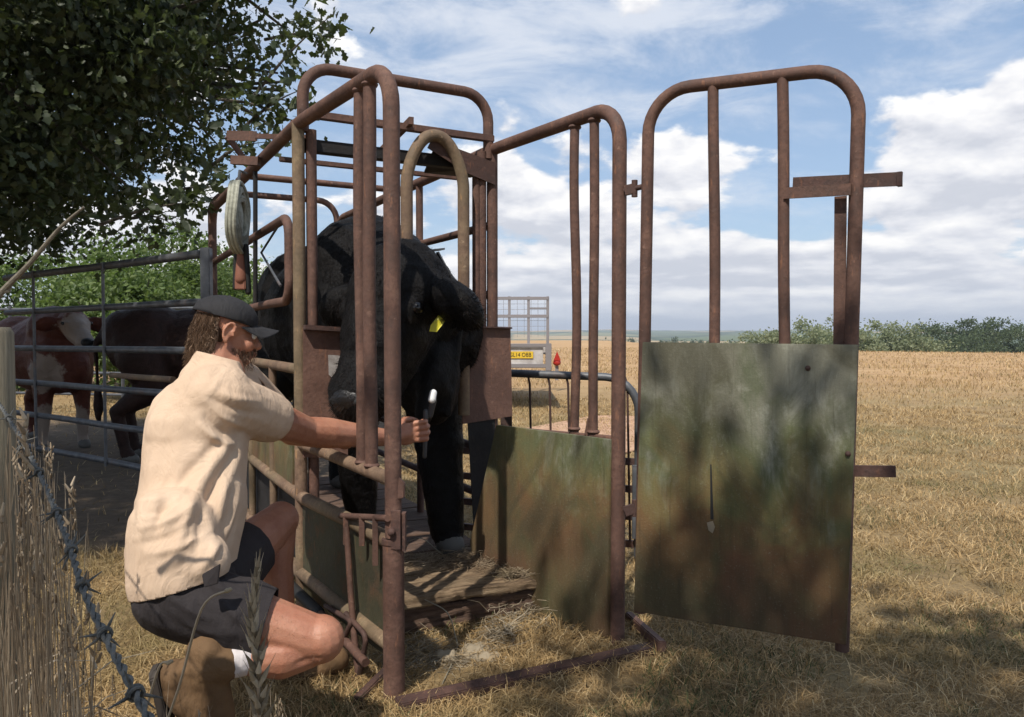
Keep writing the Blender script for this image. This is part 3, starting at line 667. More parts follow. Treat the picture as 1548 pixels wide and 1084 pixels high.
MB().tube([PV(760, 648, FR, GR), PV(936, 664, FR, GR)], .012, 10).build('rail', M['rust'], crush)
c = PV(888, 645, FR, GR); MB().prism([c+V((-.012, 0, -.03)), c+V((.012, 0, -.03)), c+V((.008, 0, .03)), c+V((0, 0, .035))], (0, -.012, 0)).build('lug', M['rust'], crush)
# ground frame
s = MB(); s.bar(PG(600, 1066, .02), PG(1004, 976, .02), .030, .06, (0, 0, 1)); s.build('base_bar', M['rust_dark'], crush, bevel=.004)
s = MB(); s.bar(PG(950, 932, .03), PG(1002, 978, .05), .04, .03, (0, 0, 1)); s.build('base_brace', M['rust'], crush, bevel=.004)
s = MB(); s.bar(PG(540, 1062, .02), PG(592, 1010, .02), .04, .03, (0, 0, 1)); s.build('base_brace', M['rust_dark'], crush, bevel=.004)
# head gate: posts, arch over the top, beams, yoke, plates
for k, (p, dd) in enumerate(((GL, 0), (GL+VD*.052, 0), (GR, 0), (GR-VD*.055, 0))):
    MB().tube([z_(p, 0), z_(p, 1.98 if k % 2 else 2.0)], .025 if k % 2 == 0 else .022, 16).build('gate_post', M['rust_moss'] if k == 0 else M['rust'], crush)
MB().tube(rpath([z_(GL+VD*.02, 1.97), z_(GL+VD*.02, 2.235), z_(GR-VD*.02, 2.235), z_(GR-VD*.02, 1.95)], .12), .0235, 18).build('top_arch', M['rust'], crush)
MB().bar(z_(GL, 1.925)-OUT*.04, z_(GR, 1.925)-OUT*.04, .05, .05, (0, 0, 1)).build('cross_beam', M['black_steel'], crush, bevel=.003)
MB().bar(z_(GL, 2.04)+OUT*.01, z_(GR, 2.04)+OUT*.01, .03, .03, (0, 0, 1)).build('cross_beam', M['rust'], crush, bevel=.003)
MB().bar(z_(GL, 1.92)-OUT*.32, z_(GR, 1.92)-OUT*.32, .022, .022, (0, 0, 1)).build('cross_beam', M['rust'], crush, bevel=.003)
s = MB(); s.prism([z_(GR, 1.905)+OUT*.03, z_(GR, 1.905)-OUT*.22, z_(GR-VD*.24, 1.905)-OUT*.22, z_(GR-VD*.30, 1.95)+OUT*.02], (0, 0, .008)); s.build('roof_plate', M['black_steel'], crush, smooth=False)
s = MB(); s.prism([z_(GR, 1.83)+OUT*.032, z_(GR-VD*.14, 1.87)+OUT*.032, z_(GR-VD*.33, 1.96)+OUT*.032, z_(GR-VD*.31, 2.0)+OUT*.032, z_(GR, 1.93)+OUT*.032], -OUT*.006); s.build('gusset', M['rust_dark'], crush, smooth=False)
for px in (720,): 
    q = PV(px, 400, GL, GR); MB().tube([z_(q, 1.18), z_(q, 1.93)], .0185, 14).build('upright_bar', M['rust'], crush)
YL = PV(610, 400, GL, GR)+OUT*.04; YR = PV(695, 400, GL, GR)+OUT*.04
yk = MB().tube(rpath([z_(YL, 1.50), z_(YL, 1.90), z_(YL.lerp(YR, .5), 2.06), z_(YR, 1.90), z_(YR+VD*.0, .8)], .17, 9), .026, 18).build('head_yoke', M['rust_moss'], crush)
q = PV(628, 384, GL, GR)+OUT*.12; s = MB(); s.prism([q+VD*(-.05)+V((0, 0, -.012)), q+VD*.085+V((0, 0, .012)), q+VD*.085+V((0, 0, .02)), q+VD*(-.05)+V((0, 0, 0))], -OUT*.06); s.bar(q+VD*.05, q+VD*.15+V((0, 0, -.17)), .025, .006, OUT); s.build('neck_stop', M['galv'], yk, smooth=False)
# plates either side of the neck
pl = [PV(455, 495, GL, GR), PV(522, 499, GL, GR), PV(522, 690, GL, GR), PV(455, 690, GL, GR)]
lp = MB().prism([p+OUT*.035 for p in pl], -OUT*.006).build('neck_plate', M['rust_plate'], crush, smooth=False)
MB().bar(pl[0]+OUT*.05, pl[1]+OUT*.05, .02, .04, (0, 0, 1)).build('plate_lip', M['rust_dark'], lp, bevel=.002)
MB().prism([p+OUT*.038 for p in (PV(492, 536, GL, GR), PV(520, 538, GL, GR), PV(512, 556, GL, GR), PV(500, 572, GL, GR), PV(493, 566, GL, GR))], OUT*.001).build('pale_patch', M['plate_patch'], lp, smooth=False)  # small pale patch laid on the left neck plate
pr = [PV(697, 494, GL, GR), PV(766, 496, GL, GR), PV(769, 628, GL, GR), PV(694, 640, GL, GR)]
rp = MB().prism([p+OUT*.035 for p in pr], -OUT*.006).build('neck_plate', M['rust_plate'], crush, smooth=False)
MB().bar(pr[0]+OUT*.04, pr[1]+OUT*.04, .008, .03, (0, 0, 1)).build('plate_lip', M['rust_dark'], rp, bevel=.002)
# black sheet added to fill the dark area right of the legs
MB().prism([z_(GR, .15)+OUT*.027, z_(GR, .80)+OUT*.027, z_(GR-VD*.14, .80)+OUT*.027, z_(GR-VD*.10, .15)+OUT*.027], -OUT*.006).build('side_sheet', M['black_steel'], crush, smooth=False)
# left side of the body: swing gate with its brace, rails, boards
sg0 = GL+U2*.18; sg1 = BL-U2*.02
sgm = MB().tube(rpath([z_(sg1, 1.64), z_(sg0, 1.655), z_(sg0, 1.30), z_(sg0+U2*.35, 1.30), z_(sg1, 1.28)], .09), .020, 14).build('side_gate', M['rust'], crush)
MB().tube([PV(424, 336, GL, BL), PV(395, 382, GL, BL), PV(424, 432, GL, BL)], .006, 8).build('gate_brace', M['galv'], sgm)
MB().tube([PV(386, 250, GL, BL), PV(386, 560, GL, BL)], .012, 8).build('upright_rod', M['black_steel'], crush)
for zz, r, mm in ((1.016, .022, M['rust_moss']), (.50, .024, M['rust_moss']), (.18, .024, M['rust_moss'])):
    MB().tube(wob([z_(GL, zz), z_(BL, zz)], 16, .006), r, 14).build('rail', mm, crush)
MB().prism([z_(GL+U2*.15, .51), z_(GL+U2*1.3, .51), z_(GL+U2*1.3, .70), z_(GL+U2*.15, .70)], VD*.012).build('side_board', M['board2'], crush, smooth=False)
for k in (.55, 1.1, 1.7): MB().tube([z_(GL+U2*k, 0), z_(GL+U2*k, 1.02)], .018, 12).build('upright_bar', M['rust_moss'], crush)
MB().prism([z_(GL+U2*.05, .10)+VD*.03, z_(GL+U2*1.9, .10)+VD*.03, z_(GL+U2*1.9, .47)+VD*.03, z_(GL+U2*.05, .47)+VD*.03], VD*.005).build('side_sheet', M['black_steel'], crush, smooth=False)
# right side of the body
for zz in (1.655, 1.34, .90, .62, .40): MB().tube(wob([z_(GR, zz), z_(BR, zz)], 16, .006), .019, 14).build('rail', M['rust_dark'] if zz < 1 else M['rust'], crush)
for k in (.9, 1.7): MB().tube([z_(GR+U2*k, 0), z_(GR+U2*k, 1.98)], .02, 12).build('upright_bar', M['rust'], crush)
MB().tube(rpath([z_(BL+U2*.06, .0), z_(BL+U2*.06, 2.13), z_(BR+U2*.06, 2.13), z_(BR+U2*.06, 0)], .14), .022, 14).build('rear_arch', M['rust'], crush)
MB().tube([z_(GL+U2*1.2, TOP), z_(GR+U2*1.2, TOP)], .018, 12).build('cross_tube', M['rust'], crush)
MB().bar(P(622, 182, 3.35), P(560, 245, 4.2), .03, .02, (0, 0, 1)).build('top_strap', M['rust'], crush)
# release lever over the left rail
q1, q2, q3, q4 = P(388, 206, 3.75), P(343, 205, 3.75), P(369, 240, 3.85), P(392, 244, 3.75)
s = MB(); s.bar(P(470, 208, 3.5), q1, .022, .018, (0, 0, 1)); s.bar(q1, q2, .045, .01, (0, 0, 1)); s.bar(q2, q3, .03, .01, (0, 0, 1)); s.bar(P(351, 242, 3.78), q4, .04, .03, (0, 0, 1)); s.build('release_lever', M['rust'], crush)
# platform the cow stands on
PF0 = PG(606, 968, 0); PF1 = PG(812, 932, 0); pd = (PF1-PF0).normalized(); pb = V((-pd.y, pd.x, 0))
def rough(pts, off, name, m_, par, amp=.006, vox=.009):
    B_ = MB(); B_.prism(pts, off)
    def d_(co, nn): return co+nn*np.array([noise.fractal(V((q[0]*7, q[1]*7, q[2]*40)), .8, 2, 4)*amp-abs(noise.noise(V(q)*18))*amp*1.2 for q in co])[:, None]
    return B_.organic(name, m_, par, vox, 1, d_)
flo = rough([PF0+V((0, 0, .012)), PF1+V((0, 0, .012)), PF1+pb*.10+V((0, 0, .012)), PF0+pb*.10+V((0, 0, .012))], (0, 0, .105), 'floor', M['timber_dark'], crush, .010)
rnd = random.Random(2)
for i in range(9):
    o0 = pb*(.0+i*.30-.025); w_ = .285; zt = .118; j = rnd.uniform(-.012, .012)
    q4 = [PF0+pd*(j-.02)+o0+V((0, 0, zt)), PF1+pd*(j+.015)+o0+V((0, 0, zt)), PF1+pd*j+o0+pb*w_+V((0, 0, zt)), PF0+pd*j+o0+pb*w_+V((0, 0, zt))]
    if i < 2: rough(q4, (0, 0, .046), 'plank', M['timber'], flo, .007)
    else: MB().prism(q4, (0, 0, .042+rnd.uniform(0, .004))).build('plank', M['timber_dark'], flo, smooth=False, bevel=.004)
# the open door
DL = P(975, 700, 2.85); DR = P(1290, 700, 2.50); DL = V((DL.x, DL.y, 0)); DR = V((DR.x, DR.y, 0)); dn = (DR-DL).normalized(); dout = V((dn.y, -dn.x, 0))
DLt = PV(981, 300, DL, DR); DRt = PV(1297, 300, DL, DR)
dl0 = PV(968, 925, DL, DR); dr0 = PV(1273, 983, DL, DR); dl1 = PV(981, 138, DL, DR); dr1 = PV(1300, 100, DL, DR)
door = MB().tube(rpath([dl0, dl1, dr1, dr0], .15, 9), .0215, 18).build('door', M['rust'], crush)
for px, dx in ((1078, 2), (1183, 4)):
    yy = dl1.lerp(dr1, .5); q1 = PV(px-2, 520, DL, DR); q0 = PV(px, 128 if px < 1100 else 116, DL, DR)
    MB().tube(wob([q0, V((PV(px+dx, 560, DL, DR).x, PV(px+dx, 560, DL, DR).y, PV(px+dx, 560, DL, DR).z))], 14, .004), .0185, 14).build('door_bar', M['rust'], door)
pb_ = [PV(976, 517, DL, DR), PV(1299, 521, DL, DR), PV(1281, 970, DL, DR), PV(1160, 951, DL, DR), PV(1040, 933, DL, DR), PV(963, 920, DL, DR), PV(969, 720, DL, DR)]
dp = MB().prism([p+dout*.032 for p in pb_], -dout*.014).build('door_panel', M['board'], door, smooth=False, bevel=.002)
for px, py in ((1224, 556), (1284, 684)): q = PV(px, py, DL, DR)+dout*.033; MB().ball(q, (.009, .009, .009), None, 10, 6).build('bolt', M['rust_dark'], dp)
s = MB(); c = PV(1078, 700, DL, DR)+dout*.0335; e = PV(1080, 782, DL, DR)+dout*.0335
s.prism([c, c+dn*.004, e+dn*.007, e-dn*.004], dout*.0012); s.build('crack', M['black'], dp, smooth=False)
s = MB(); h_ = PV(1079, 793, DL, DR)+dout*.0335; s.prism([h_+dn*(-.014)+V((0, 0, .012)), h_+dn*.006+V((0, 0, .02)), h_+dn*.014+V((0, 0, .0)), h_+dn*.006+V((0, 0, -.022)), h_+dn*(-.008)+V((0, 0, -.014))], dout*.0015); s.build('splintered_hole', M['straw'], dp, smooth=False)
s = MB(); s.bar(PV(1196, 276, DL, DR)-dout*.03, PV(1363, 268, DL, DR)-dout*.03, .042, .01, (0, 0, 1)); s.bar(PV(1359, 258, DL, DR)-dout*.03, PV(1359, 279, DL, DR)-dout*.03, .014, .03, dn); s.build('latch_bar', M['rust_dark'], door)
MB().bar(PV(1187, 294, DL, DR)+dout*.024, PV(1288, 288, DL, DR)+dout*.024, .036, .008, (0, 0, 1)).build('guide_bar', M['rust'], door)
MB().bar(PV(1270, 296, DL, DR)-dout*.012, PV(1268, 530, DL, DR)-dout*.012, .036, .009, dn).build('door_strap', M['rust'], door)
MB().bar(PV(1290, 714, DL, DR)-dout*.03, PV(1353, 715, DL, DR)-dout*.03, .036, .01, (0, 0, 1)).build('latch_bar', M['rust_dark'], door)
for py in (285, 768):
    s = MB(); a = PV(944, py+4, FR, GR); b_ = PV(972, py-3, DL, DR); s.tube([a, b_], .010, 10); s.bar(a+V((.0, -.01, 0)), a.lerp(b_, .6), .035, .02, (0, 0, 1)); m0 = a.lerp(b_, .55); s.tube([m0+V((0, 0, .03)), m0-V((0, 0, .03))], .011, 10); s.build('hinge', M['rust_dark'], door)

# ------------------------------------------------------------------ things hanging on the crush
c = P(360, 330, 3.72); hx = V((.42, -.9, 0)).normalized(); hy = V((.9, .42, 0))
reel = thing('hose_coil', c-V((0, 0, .17)), 'pale coiled hose hanging under the top rail of the crush', 'hose')
s = MB()
for k in range(5):
    for j in range(3):
        r_ = .150-.019*k+.004*math.sin(k*3+j); pp = [c+V((.8, -.6, 0)).normalized()*0+V((-.13, .99, 0)).normalized()*(r_*math.cos(a))+V((0, 0, 1))*(r_*1.08*math.sin(a))+V((.99, .13, 0))*(.016*(j-1)+.005*math.sin(3*a+k)) for a in [2*math.pi*i/40 for i in range(41)]]
        s.tube(pp, .0105, 8)
s.build('coil', M['rope'], reel)
s = MB(); s.ball(c, (.07, .02, .09), (V((-.13, .99, 0)), V((.99, .13, 0)), V((0, 0, 1)))); s.build('hub', M['rope'], reel)
s = MB(); s.tube([c+V((0, 0, .14)), c+V((.01, 0, .22)), P(372, 262, 3.8)], .007, 8); s.build('hook', M['galv'], reel)
c = P(364, 402, 3.7)
brush = thing('hand_brush', c-V((0, 0, .12)), 'faded orange handled brush hanging below the pale hose coil', 'brush')
s = MB(); s.cap(c+V((0, 0, .06)), c+V((0, 0, -.06)), .016, .028); s.build('handle', M['orange'], brush)
s = MB(); s.cap(c+V((-.02, 0, .09)), c+V((-.03, .01, -.1)), .012, .012).cap(c+V((.025, 0, .09)), c+V((.03, .01, -.12)), .013, .014); s.build('strap', M['black'], brush)
s = MB(); s.bar(c+V((0, 0, -.06)), c+V((0, 0, -.11)), .05, .03, (1, 0, 0)); s.build('brush_head', M['orange'], brush, bevel=.004)

# ------------------------------------------------------------------ pen gate, hurdle, trailer
GA = V((P(308, 500, 5.05).x, 5.05, 0)); GB = V((P(10, 500, 7.0).x, 7.0, 0))
pen_gate = thing('pen_gate', (GA.x, GA.y, 0), 'grey six rail metal gate in front of the penned cows', 'gate')
for i, zz in enumerate((1.665, 1.36, 1.05, .76, .49, .22)):
    MB().tube(wob([z_(GA, zz), z_(GB, zz-.02)], 20, .012), .024 if i else .028, 12).build('rail', M['galv'], pen_gate)
gd = (GB-GA)
for px in (55, 160): q = PV(px, 500, GA, GB); MB().tube([z_(q+V((0, -.03, 0)), .18), z_(q+V((0, -.03, 0)), 1.68)], .012, 8).build('upright', M['galv'], pen_gate)
MB().bar(z_(GA+V((.03, -.02, 0)), .0), z_(GA+V((.03, -.02, 0)), 1.70), .06, .06, (1, 0, 0)).build('gate_post', M['galv'], pen_gate, bevel=.004)
MB().tube(wob([P(168, 567, 5.7), P(262, 574, 4.9)], 10, .01), .02, 10).build('loose_pole', M['rust_moss'], pen_gate)
back = thing('pen_fence', P(200, 600, 11).xy.to_3d(), 'pale metal rails at the back of the pen beyond the cows', 'fence')
for zz in (1.5, 1.05, .6, .3): MB().tube([V((-9, 11.8, zz)), V((-3.4, 10.6, zz)), V((-2.2, 9.0, zz))], .02, 8).build('rail', M['galv'], back)
for x_, y_ in ((-9, 11.8), (-7.2, 11.4), (-5.4, 11.0), (-3.4, 10.6), (-2.2, 9.0)): MB().tube([V((x_, y_, 0)), V((x_, y_, 1.55))], .024, 8).build('post', M['galv'], back)
# hurdle behind the right wing
HA = V((P(690, 500, 4.35).x, 4.35, 0)); HB = V((P(966, 500, 4.0).x, 4.0, 0)); hd = HB-HA
hur = thing('hurdle', (HB.x, HB.y, 0), 'low galvanised hurdle with a rounded corner behind the right wing', 'hurdle')
MB().tube(rpath([z_(HA, .05), z_(HA, .955), z_(HB, .935), z_(HB, .03)], .17), .021, 14).build('frame', M['galv'], hur)
for t_ in (.30, .41, .52, .62, .93): q = HA.lerp(HB, t_); MB().tube(rpath([z_(q, .94), z_(q+hd*.012, .90), z_(q+hd*.03, .10)], .05), .006, 8).build('wire_bar', M['rust_dark'], hur)
for zz in (.52, .38, .24, .10): MB().bar(z_(HA.lerp(HB, .02), zz), z_(HA.lerp(HB, .985), zz-.01), .035, .02, (0, 0, 1)).build('rail', M['rust_dark'], hur)
q = HA.lerp(HB, .30); MB().bar(z_(q+V((0, -.03, 0)), 0), z_(q+V((-.02, -.03, 0)), .93), .05, .03, (1, 0, 0)).build('upright', M['rust_dark'], hur)
q = HB+V((-.02, -.035, 0)); MB().bar(z_(q, .13), z_(q, .50), .03, .02, (1, 0, 0)).build('bracket', M['galv'], hur)
# trailer
TD = 12.0
tp = P(770, 540, TD); tr = thing('livestock_trailer', (tp.x, TD, 0), 'white trailer with open mesh front frame and yellow number plate, parked in the field', 'trailer')
zt = lambda py: P(800, py, TD).z
x0 = P(640, 540, TD).x; x1 = P(833, 540, TD).x
tm = mat('dusty_white_paint', lambda N, b: N.put(b.inputs['Base Color'], N.ramp(N.noise(pos(N), 6, 6, .7), [(.35, (.36, .33, .31)), (.7, (.62, .59, .56))])), .6)
tg = mat('grey_trailer_metal', None, .6, (.22, .20, .20))
MB().bar(V((x0, TD, zt(538))), V((x1-.12, TD, zt(538))), zt(525)-zt(551), .04, (0, 0, 1)).build('tailboard', tm, tr, bevel=.006)
s = MB(); s.bar(V((x0, TD-.02, zt(522))), V((x1, TD-.02, zt(522))), .05, .07, (0, 0, 1)); s.bar(V((x0, TD-.02, zt(553))), V((x1, TD-.02, zt(553))), .06, .07, (0, 0, 1)); s.bar(V((x1-.04, TD-.02, zt(519))), V((x1-.04, TD-.02, zt(560))), .09, .08, (1, 0, 0)); s.build('rear_frame', tg, tr, bevel=.006)
MB().bar(V(((x0+x1)/2, TD+.1, zt(530))), V(((x0+x1)/2, TD+3.4, zt(530))), x1-x0-.1, .12, (1, 0, 0)).build('bed', tm, tr, bevel=.01)
s = MB(); fy = TD+3.4; zf = lambda py: P(800, py, fy).z
xa = P(662, 500, fy).x; xb = P(829, 500, fy).x
for py in (451, 478): s.bar(V((xa, fy, zf(py))), V((xb, fy, zf(py))), .06, .05, (0, 0, 1))
s.bar(V((P(800, 500, fy).x, fy, zf(466))), V((xb, fy, zf(466))), .03, .03, (0, 0, 1))
for px in (664, 704, 745, 770, 799, 828): xx = P(px, 500, fy).x; s.bar(V((xx, fy+.012, zf(448))), V((xx, fy+.012, zf(525))), .052, .05, (1, 0, 0))
s.build('front_frame', tg, tr, bevel=.004)
s = MB()
for k in range(16): xx = xa+(xb-xa)*(k+.5)/16; s.tube([V((xx, fy+.03, zf(451))), V((xx, fy+.03, zf(510)))], .003, 5)
for k in range(7): zz = zf(451)+(zf(510)-zf(451))*k/7; s.tube([V((xa, fy+.03, zz)), V((xb, fy+.03, zz))], .003, 5)
s.build('mesh_infill', tg, tr)
py_ = MB().bar(V((P(767, 538, TD-.03).x, TD-.03, zt(536.5))), V((P(806, 538, TD-.03).x, TD-.03, zt(536.5))), .105, .01, (0, 0, 1)).build('number_plate', M['yellow'], tr, bevel=.002)
py_.data.materials[0] = mat('plate_yellow', None, .4, (.72, .48, .04))
tcu = bpy.data.curves.new('t', 'FONT'); tcu.body = "GL14 OBB"; tcu.size = .088; tcu.align_x = 'CENTER'; tcu.align_y = 'CENTER'; tcu.extrude = .001
to = bpy.data.objects.new('t', tcu); col.objects.link(to); dg = bpy.context.evaluated_depsgraph_get(); tme = bpy.data.meshes.new_from_object(to.evaluated_get(dg)); bpy.data.objects.remove(to)
tme.transform(Matrix.Translation(V((P(786.5, 538, TD-.04).x, TD-.037, zt(536.5))))@Matrix.Rotation(math.pi/2, 4, 'X')@Matrix.Scale(.85, 4, (1, 0, 0)))
link('plate_text', tme, M['black'], py_, smooth=False)
cx = P(842, 540, TD).x
MB().prism([V((cx-.055, TD-.04, zt(545))), V((cx+.055, TD-.04, zt(545))), V((cx, TD-.04, zt(531)))], (0, .02, 0)).build('reflector', M['red'], tr, smooth=False)
s = MB(); s.ball(V((cx, TD, zt(548))), (.06, .04, .05)); s.build('side_lamp', M['red'], tr); MB().bar(V((cx, TD+.03, zt(540))), V((cx, TD+.03, zt(575))), .05, .03, (1, 0, 0)).build('lamp_bracket', tg, tr)
for sx in (x0+.45, x1-1.15):
    s = MB(); s.tube([V((sx-.09, TD+1.5, .33)), V((sx+.09, TD+1.5, .33))], .33, 24); wh = s.build('wheel', M['black'], tr); MB().tube([V((sx-.1, TD+1.5, .33)), V((sx+.1, TD+1.5, .33))], .17, 16).build('rim', tg, wh)
s = MB(); s.tube([V(((x0+x1)/2, TD+3.4, .5)), V(((x0+x1)/2, TD+4.8, .45))], .05, 8); s.build('drawbar', tg, tr)

# ------------------------------------------------------------------ cows
def fur(o, n, ln, material, dens_, parent, name, down=.8, wid=.0011, lay=.45):
    """short hairs rooted on a surface"""
    me = o.data; og = org(o); nv = len(me.vertices); co = np.empty(nv*3, 'f'); me.vertices.foreach_get('co', co); co = co.reshape(-1, 3)+np.array(og)
    nn = np.empty(nv*3, 'f'); me.vertex_normals.foreach_get('vector', nn); nn = nn.reshape(-1, 3)
    wgt = np.array([dens_(V(p)) for p in co]); wgt = wgt/wgt.sum(); g = np.random.default_rng(5); k = g.choice(nv, n, p=wgt)
    p = co[k]+g.normal(size=(n, 3))*.004; m = nn[k]; p = p-m*.002
    sw = np.array([[noise.noise(V(q)*6), noise.noise(V(q)*6+V((9, 0, 0))), noise.noise(V(q)*6+V((0, 9, 0)))] for q in p])
    d = m*lay+np.array([0, 0, -down])+sw*1.1+g.normal(size=(n, 3))*.18; d /= np.linalg.norm(d, axis=1)[:, None]; d = d+m*.15
    sd_ = np.cross(d, m); sd_ /= (np.linalg.norm(sd_, axis=1)[:, None]+1e-6); l_ = ln*(.5+g.random(n))
    v = np.stack([p-sd_*wid, p+sd_*wid, p+d*l_[:, None]], 1).reshape(-1, 3)
    return raw_mesh(name, v, np.arange(n*3), 3, material, parent)
M['fur'] = mat('black_hair', lambda N, b: N.put(b.inputs['Base Color'], N.ramp(N.node('ShaderNodeNewGeometry').outputs['Random Per Island'], [(0, (.0025, .002, .002)), (.7, (.009, .007, .0065)), (1, (.022, .016, .013))])), .75, spec=.12)
def cow(name, label, loc, head, material, head_pts=None, z0=0, feet=None, voxel=.014, tags=False, group=None, scale=1.0, head_r=1.0, leg_r=1.0):
    """loc: mid-body on the ground, head: heading (radians), head_pts: world (neck root, poll, muzzle)"""
    t = thing(name, (loc[0], loc[1], z0), label, 'cow', group); c, s_ = math.cos(head), math.sin(head)
    def L(x, y, z): return V((loc[0]+(c*x-s_*y)*scale, loc[1]+(s_*x+c*y)*scale, z0+z*scale))
    ax = (V((c, s_, 0)), V((-s_, c, 0)), V((0, 0, 1)))
    B = MB(); sc_ = lambda *a: tuple(q*scale for q in a)
    B.ball(L(0, 0, .93), sc_(.66, .35, .37), ax); B.ball(L(.45, 0, .96), sc_(.40, .30, .41), ax); B.ball(L(-.52, 0, 1.02), sc_(.38, .30, .33), ax)
    B.ball(L(.15, 0, 1.12), sc_(.75, .20, .22), ax); B.ball(L(-.72, 0, 1.10), sc_(.19, .22, .20), ax); B.ball(L(.70, 0, .82), sc_(.20, .17, .24), ax)
    nk, poll, muz = head_pts or (L(.62, 0, 1.10), L(1.12, 0, 1.30), L(1.48, 0, .98))
    B.cap(L(.45, 0, 1.10), nk, .29*scale, .25*scale); B.cap(nk, nk.lerp(poll, .75), .25*scale, .165*scale)
    B.cap(nk.lerp(L(.6, 0, .8), .5), nk.lerp(poll, .5)+V((0, 0, -.12)), .20*scale, .13*scale)
    hd_ = (muz-poll).normalized(); hl = (muz-poll).length; sd = hd_.cross(V((0, 0, 1))).normalized(); up = sd.cross(hd_).normalized()
    hr = scale*head_r; hax = (hd_, sd, up)
    B.ball(poll.lerp(muz, .12), (.15*hr, .135*hr, .13*hr), hax); B.ball(poll.lerp(muz, .35)-up*.01, (.19*hr, .115*hr, .115*hr), hax)
    B.cap(poll.lerp(muz, .3)-up*.02, poll.lerp(muz, .85)-up*.01, .105*hr, .078*hr); B.ball(poll.lerp(muz, .92)-up*.01, (.085*hr, .088*hr, .072*hr), hax)
    B.cap(poll.lerp(muz, .2)-up*.09*hr, poll.lerp(muz, .82)-up*.07*hr, .075*hr, .05*hr)
    for q in (-1, 1):
        B.ball(poll.lerp(muz, .33)+sd*q*.10*hr+up*.045*hr, (.04*hr, .025*hr, .03*hr), hax)
        B.ball(poll.lerp(muz, .97)+sd*q*.035*hr+up*.035*hr, (.025*hr, .02*hr, .015*hr), hax)
        e0 = poll.lerp(muz, .10)+sd*q*.12*hr; ed = (sd*q*1.0-V((0, 0, .62 if tags else .22))+up*.05).normalized(); en = hd_.cross(ed).normalized()
        B.ball(e0+ed*(.075 if tags else .10)*hr, ((.085 if tags else .125)*hr, (.075 if tags else .085)*hr, (.048 if tags else .034)*hr), (ed, en, ed.cross(en))); B.cap(e0-ed*.02, e0+ed*.06*hr, .045*hr, .035*hr)
    ft = feet or {}
    for i, (fx, sy) in enumerate(((.50, .19), (.50, -.19))):
        k = ft.get(i); a = L(fx, sy*.9, .80); kn = L(fx+.03, sy*.95, .43); fe = L(fx, sy, .10)
        if k is not None: k = V(k); a = V((a.x*.5+k.x*.5, a.y*.5+k.y*.5, a.z)); fe = k+V((0, 0, .10)); kn = a.lerp(fe, .52)+V((c, s_, 0))*.02
        B.chain([a, kn, fe], [.135*scale*leg_r**.5, .068*scale*leg_r, .048*scale*leg_r]); B.cap(fe, fe+V((c*.025, s_*.025, -.045)), .054*scale, .058*scale)
        B.ball(kn, .072*scale*leg_r)
        H = MB(); H.cap(fe+V((c*.03, s_*.03, -.055)), fe+V((c*.055, s_*.055, -.068)), .058*scale, .052*scale); ho = H; ho_fe = fe
        for vv in H.v: vv.z = max(vv.z, z0+.002)
        H.build('hoof', M['hoof'], t)
    for sy in (.2, -.2):
        B.chain([L(-.56, sy*.85, .88), L(-.45, sy, .64), L(-.76, sy*.9, .44), L(-.70, sy*.9, .10)], [.21*scale, .13*scale, .062*scale, .047*scale])
        B.cap(L(-.70, sy*.9, .10), L(-.67, sy*.9, .06), .052*scale, .056*scale)
        H = MB(); H.cap(L(-.67, sy*.9, .045), L(-.64, sy*.9, .035), .056*scale, .05*scale)
        for vv in H.v: vv.z = max(vv.z, z0+.002)
        H.build('hoof', M['hoof'], t)
    B.chain([L(-.86, 0, 1.17), L(-.96, .0, 1.0), L(-.95, .02, .62)], [.04*scale, .025*scale, .02*scale]); B.chain([L(-.95, .02, .62), L(-.95, .03, .45), L(-.95, .03, .34)], [.03*scale, .045*scale, .02*scale])
    def dp(co, nn):
        d = np.array([noise.fractal(V(q)*7, .8, 2, 3)*.006+noise.fractal(V(q)*38, .8, 2, 2)*.0022 for q in co]); return co+nn*d[:, None]
    bo = B.organic('body', material, t, voxel, 5, dp)
    if tags: fur(bo, 60000, .016, M['fur'], lambda p: ((p-poll).length < .8)*1.0+.12, t, 'coat_hair')
    s = MB(); s.ball(poll.lerp(muz, 1.005)+up*.015*hr, (.045*hr, .062*hr, .045*hr), hax); s.build('nose', M['nose'], t)
    [MB().ball(poll.lerp(muz, 1.035)+sd*q*.034*hr+up*.035*hr, (.018*hr, .016*hr, .010*hr), hax).build('nostril', M['black'], t) for q in (-1, 1)]
    for q in (-1, 1): MB().ball(poll.lerp(muz, .33)+sd*q*.122*hr+up*.045*hr, .016*hr, nu=12, nv=8).build('eye', M['eye'], t)
    return t, dict(poll=poll, muz=muz, sd=sd, up=up, hd=hd_, hr=hr)
hc = math.atan2(-U2.y, -U2.x); mid = (GL+GR)/2+U2*1.08
mc, hp = cow('crushed_cow', 'black cow with a yellow ear tag, held by the neck in the crush', (mid.x+.03, mid.y, 0), hc, M['cow'],
             (P(640, 505, 3.62), P(612, 424, 3.22), P(538, 606, 2.98)), z0=.162, feet={0: tuple(z_(P(676, 800, 3.62), .162)), 1: tuple(z_(P(545, 700, 3.98), .162))}, voxel=.010, tags=True, head_r=1.36, scale=1.14, leg_r=1.45)
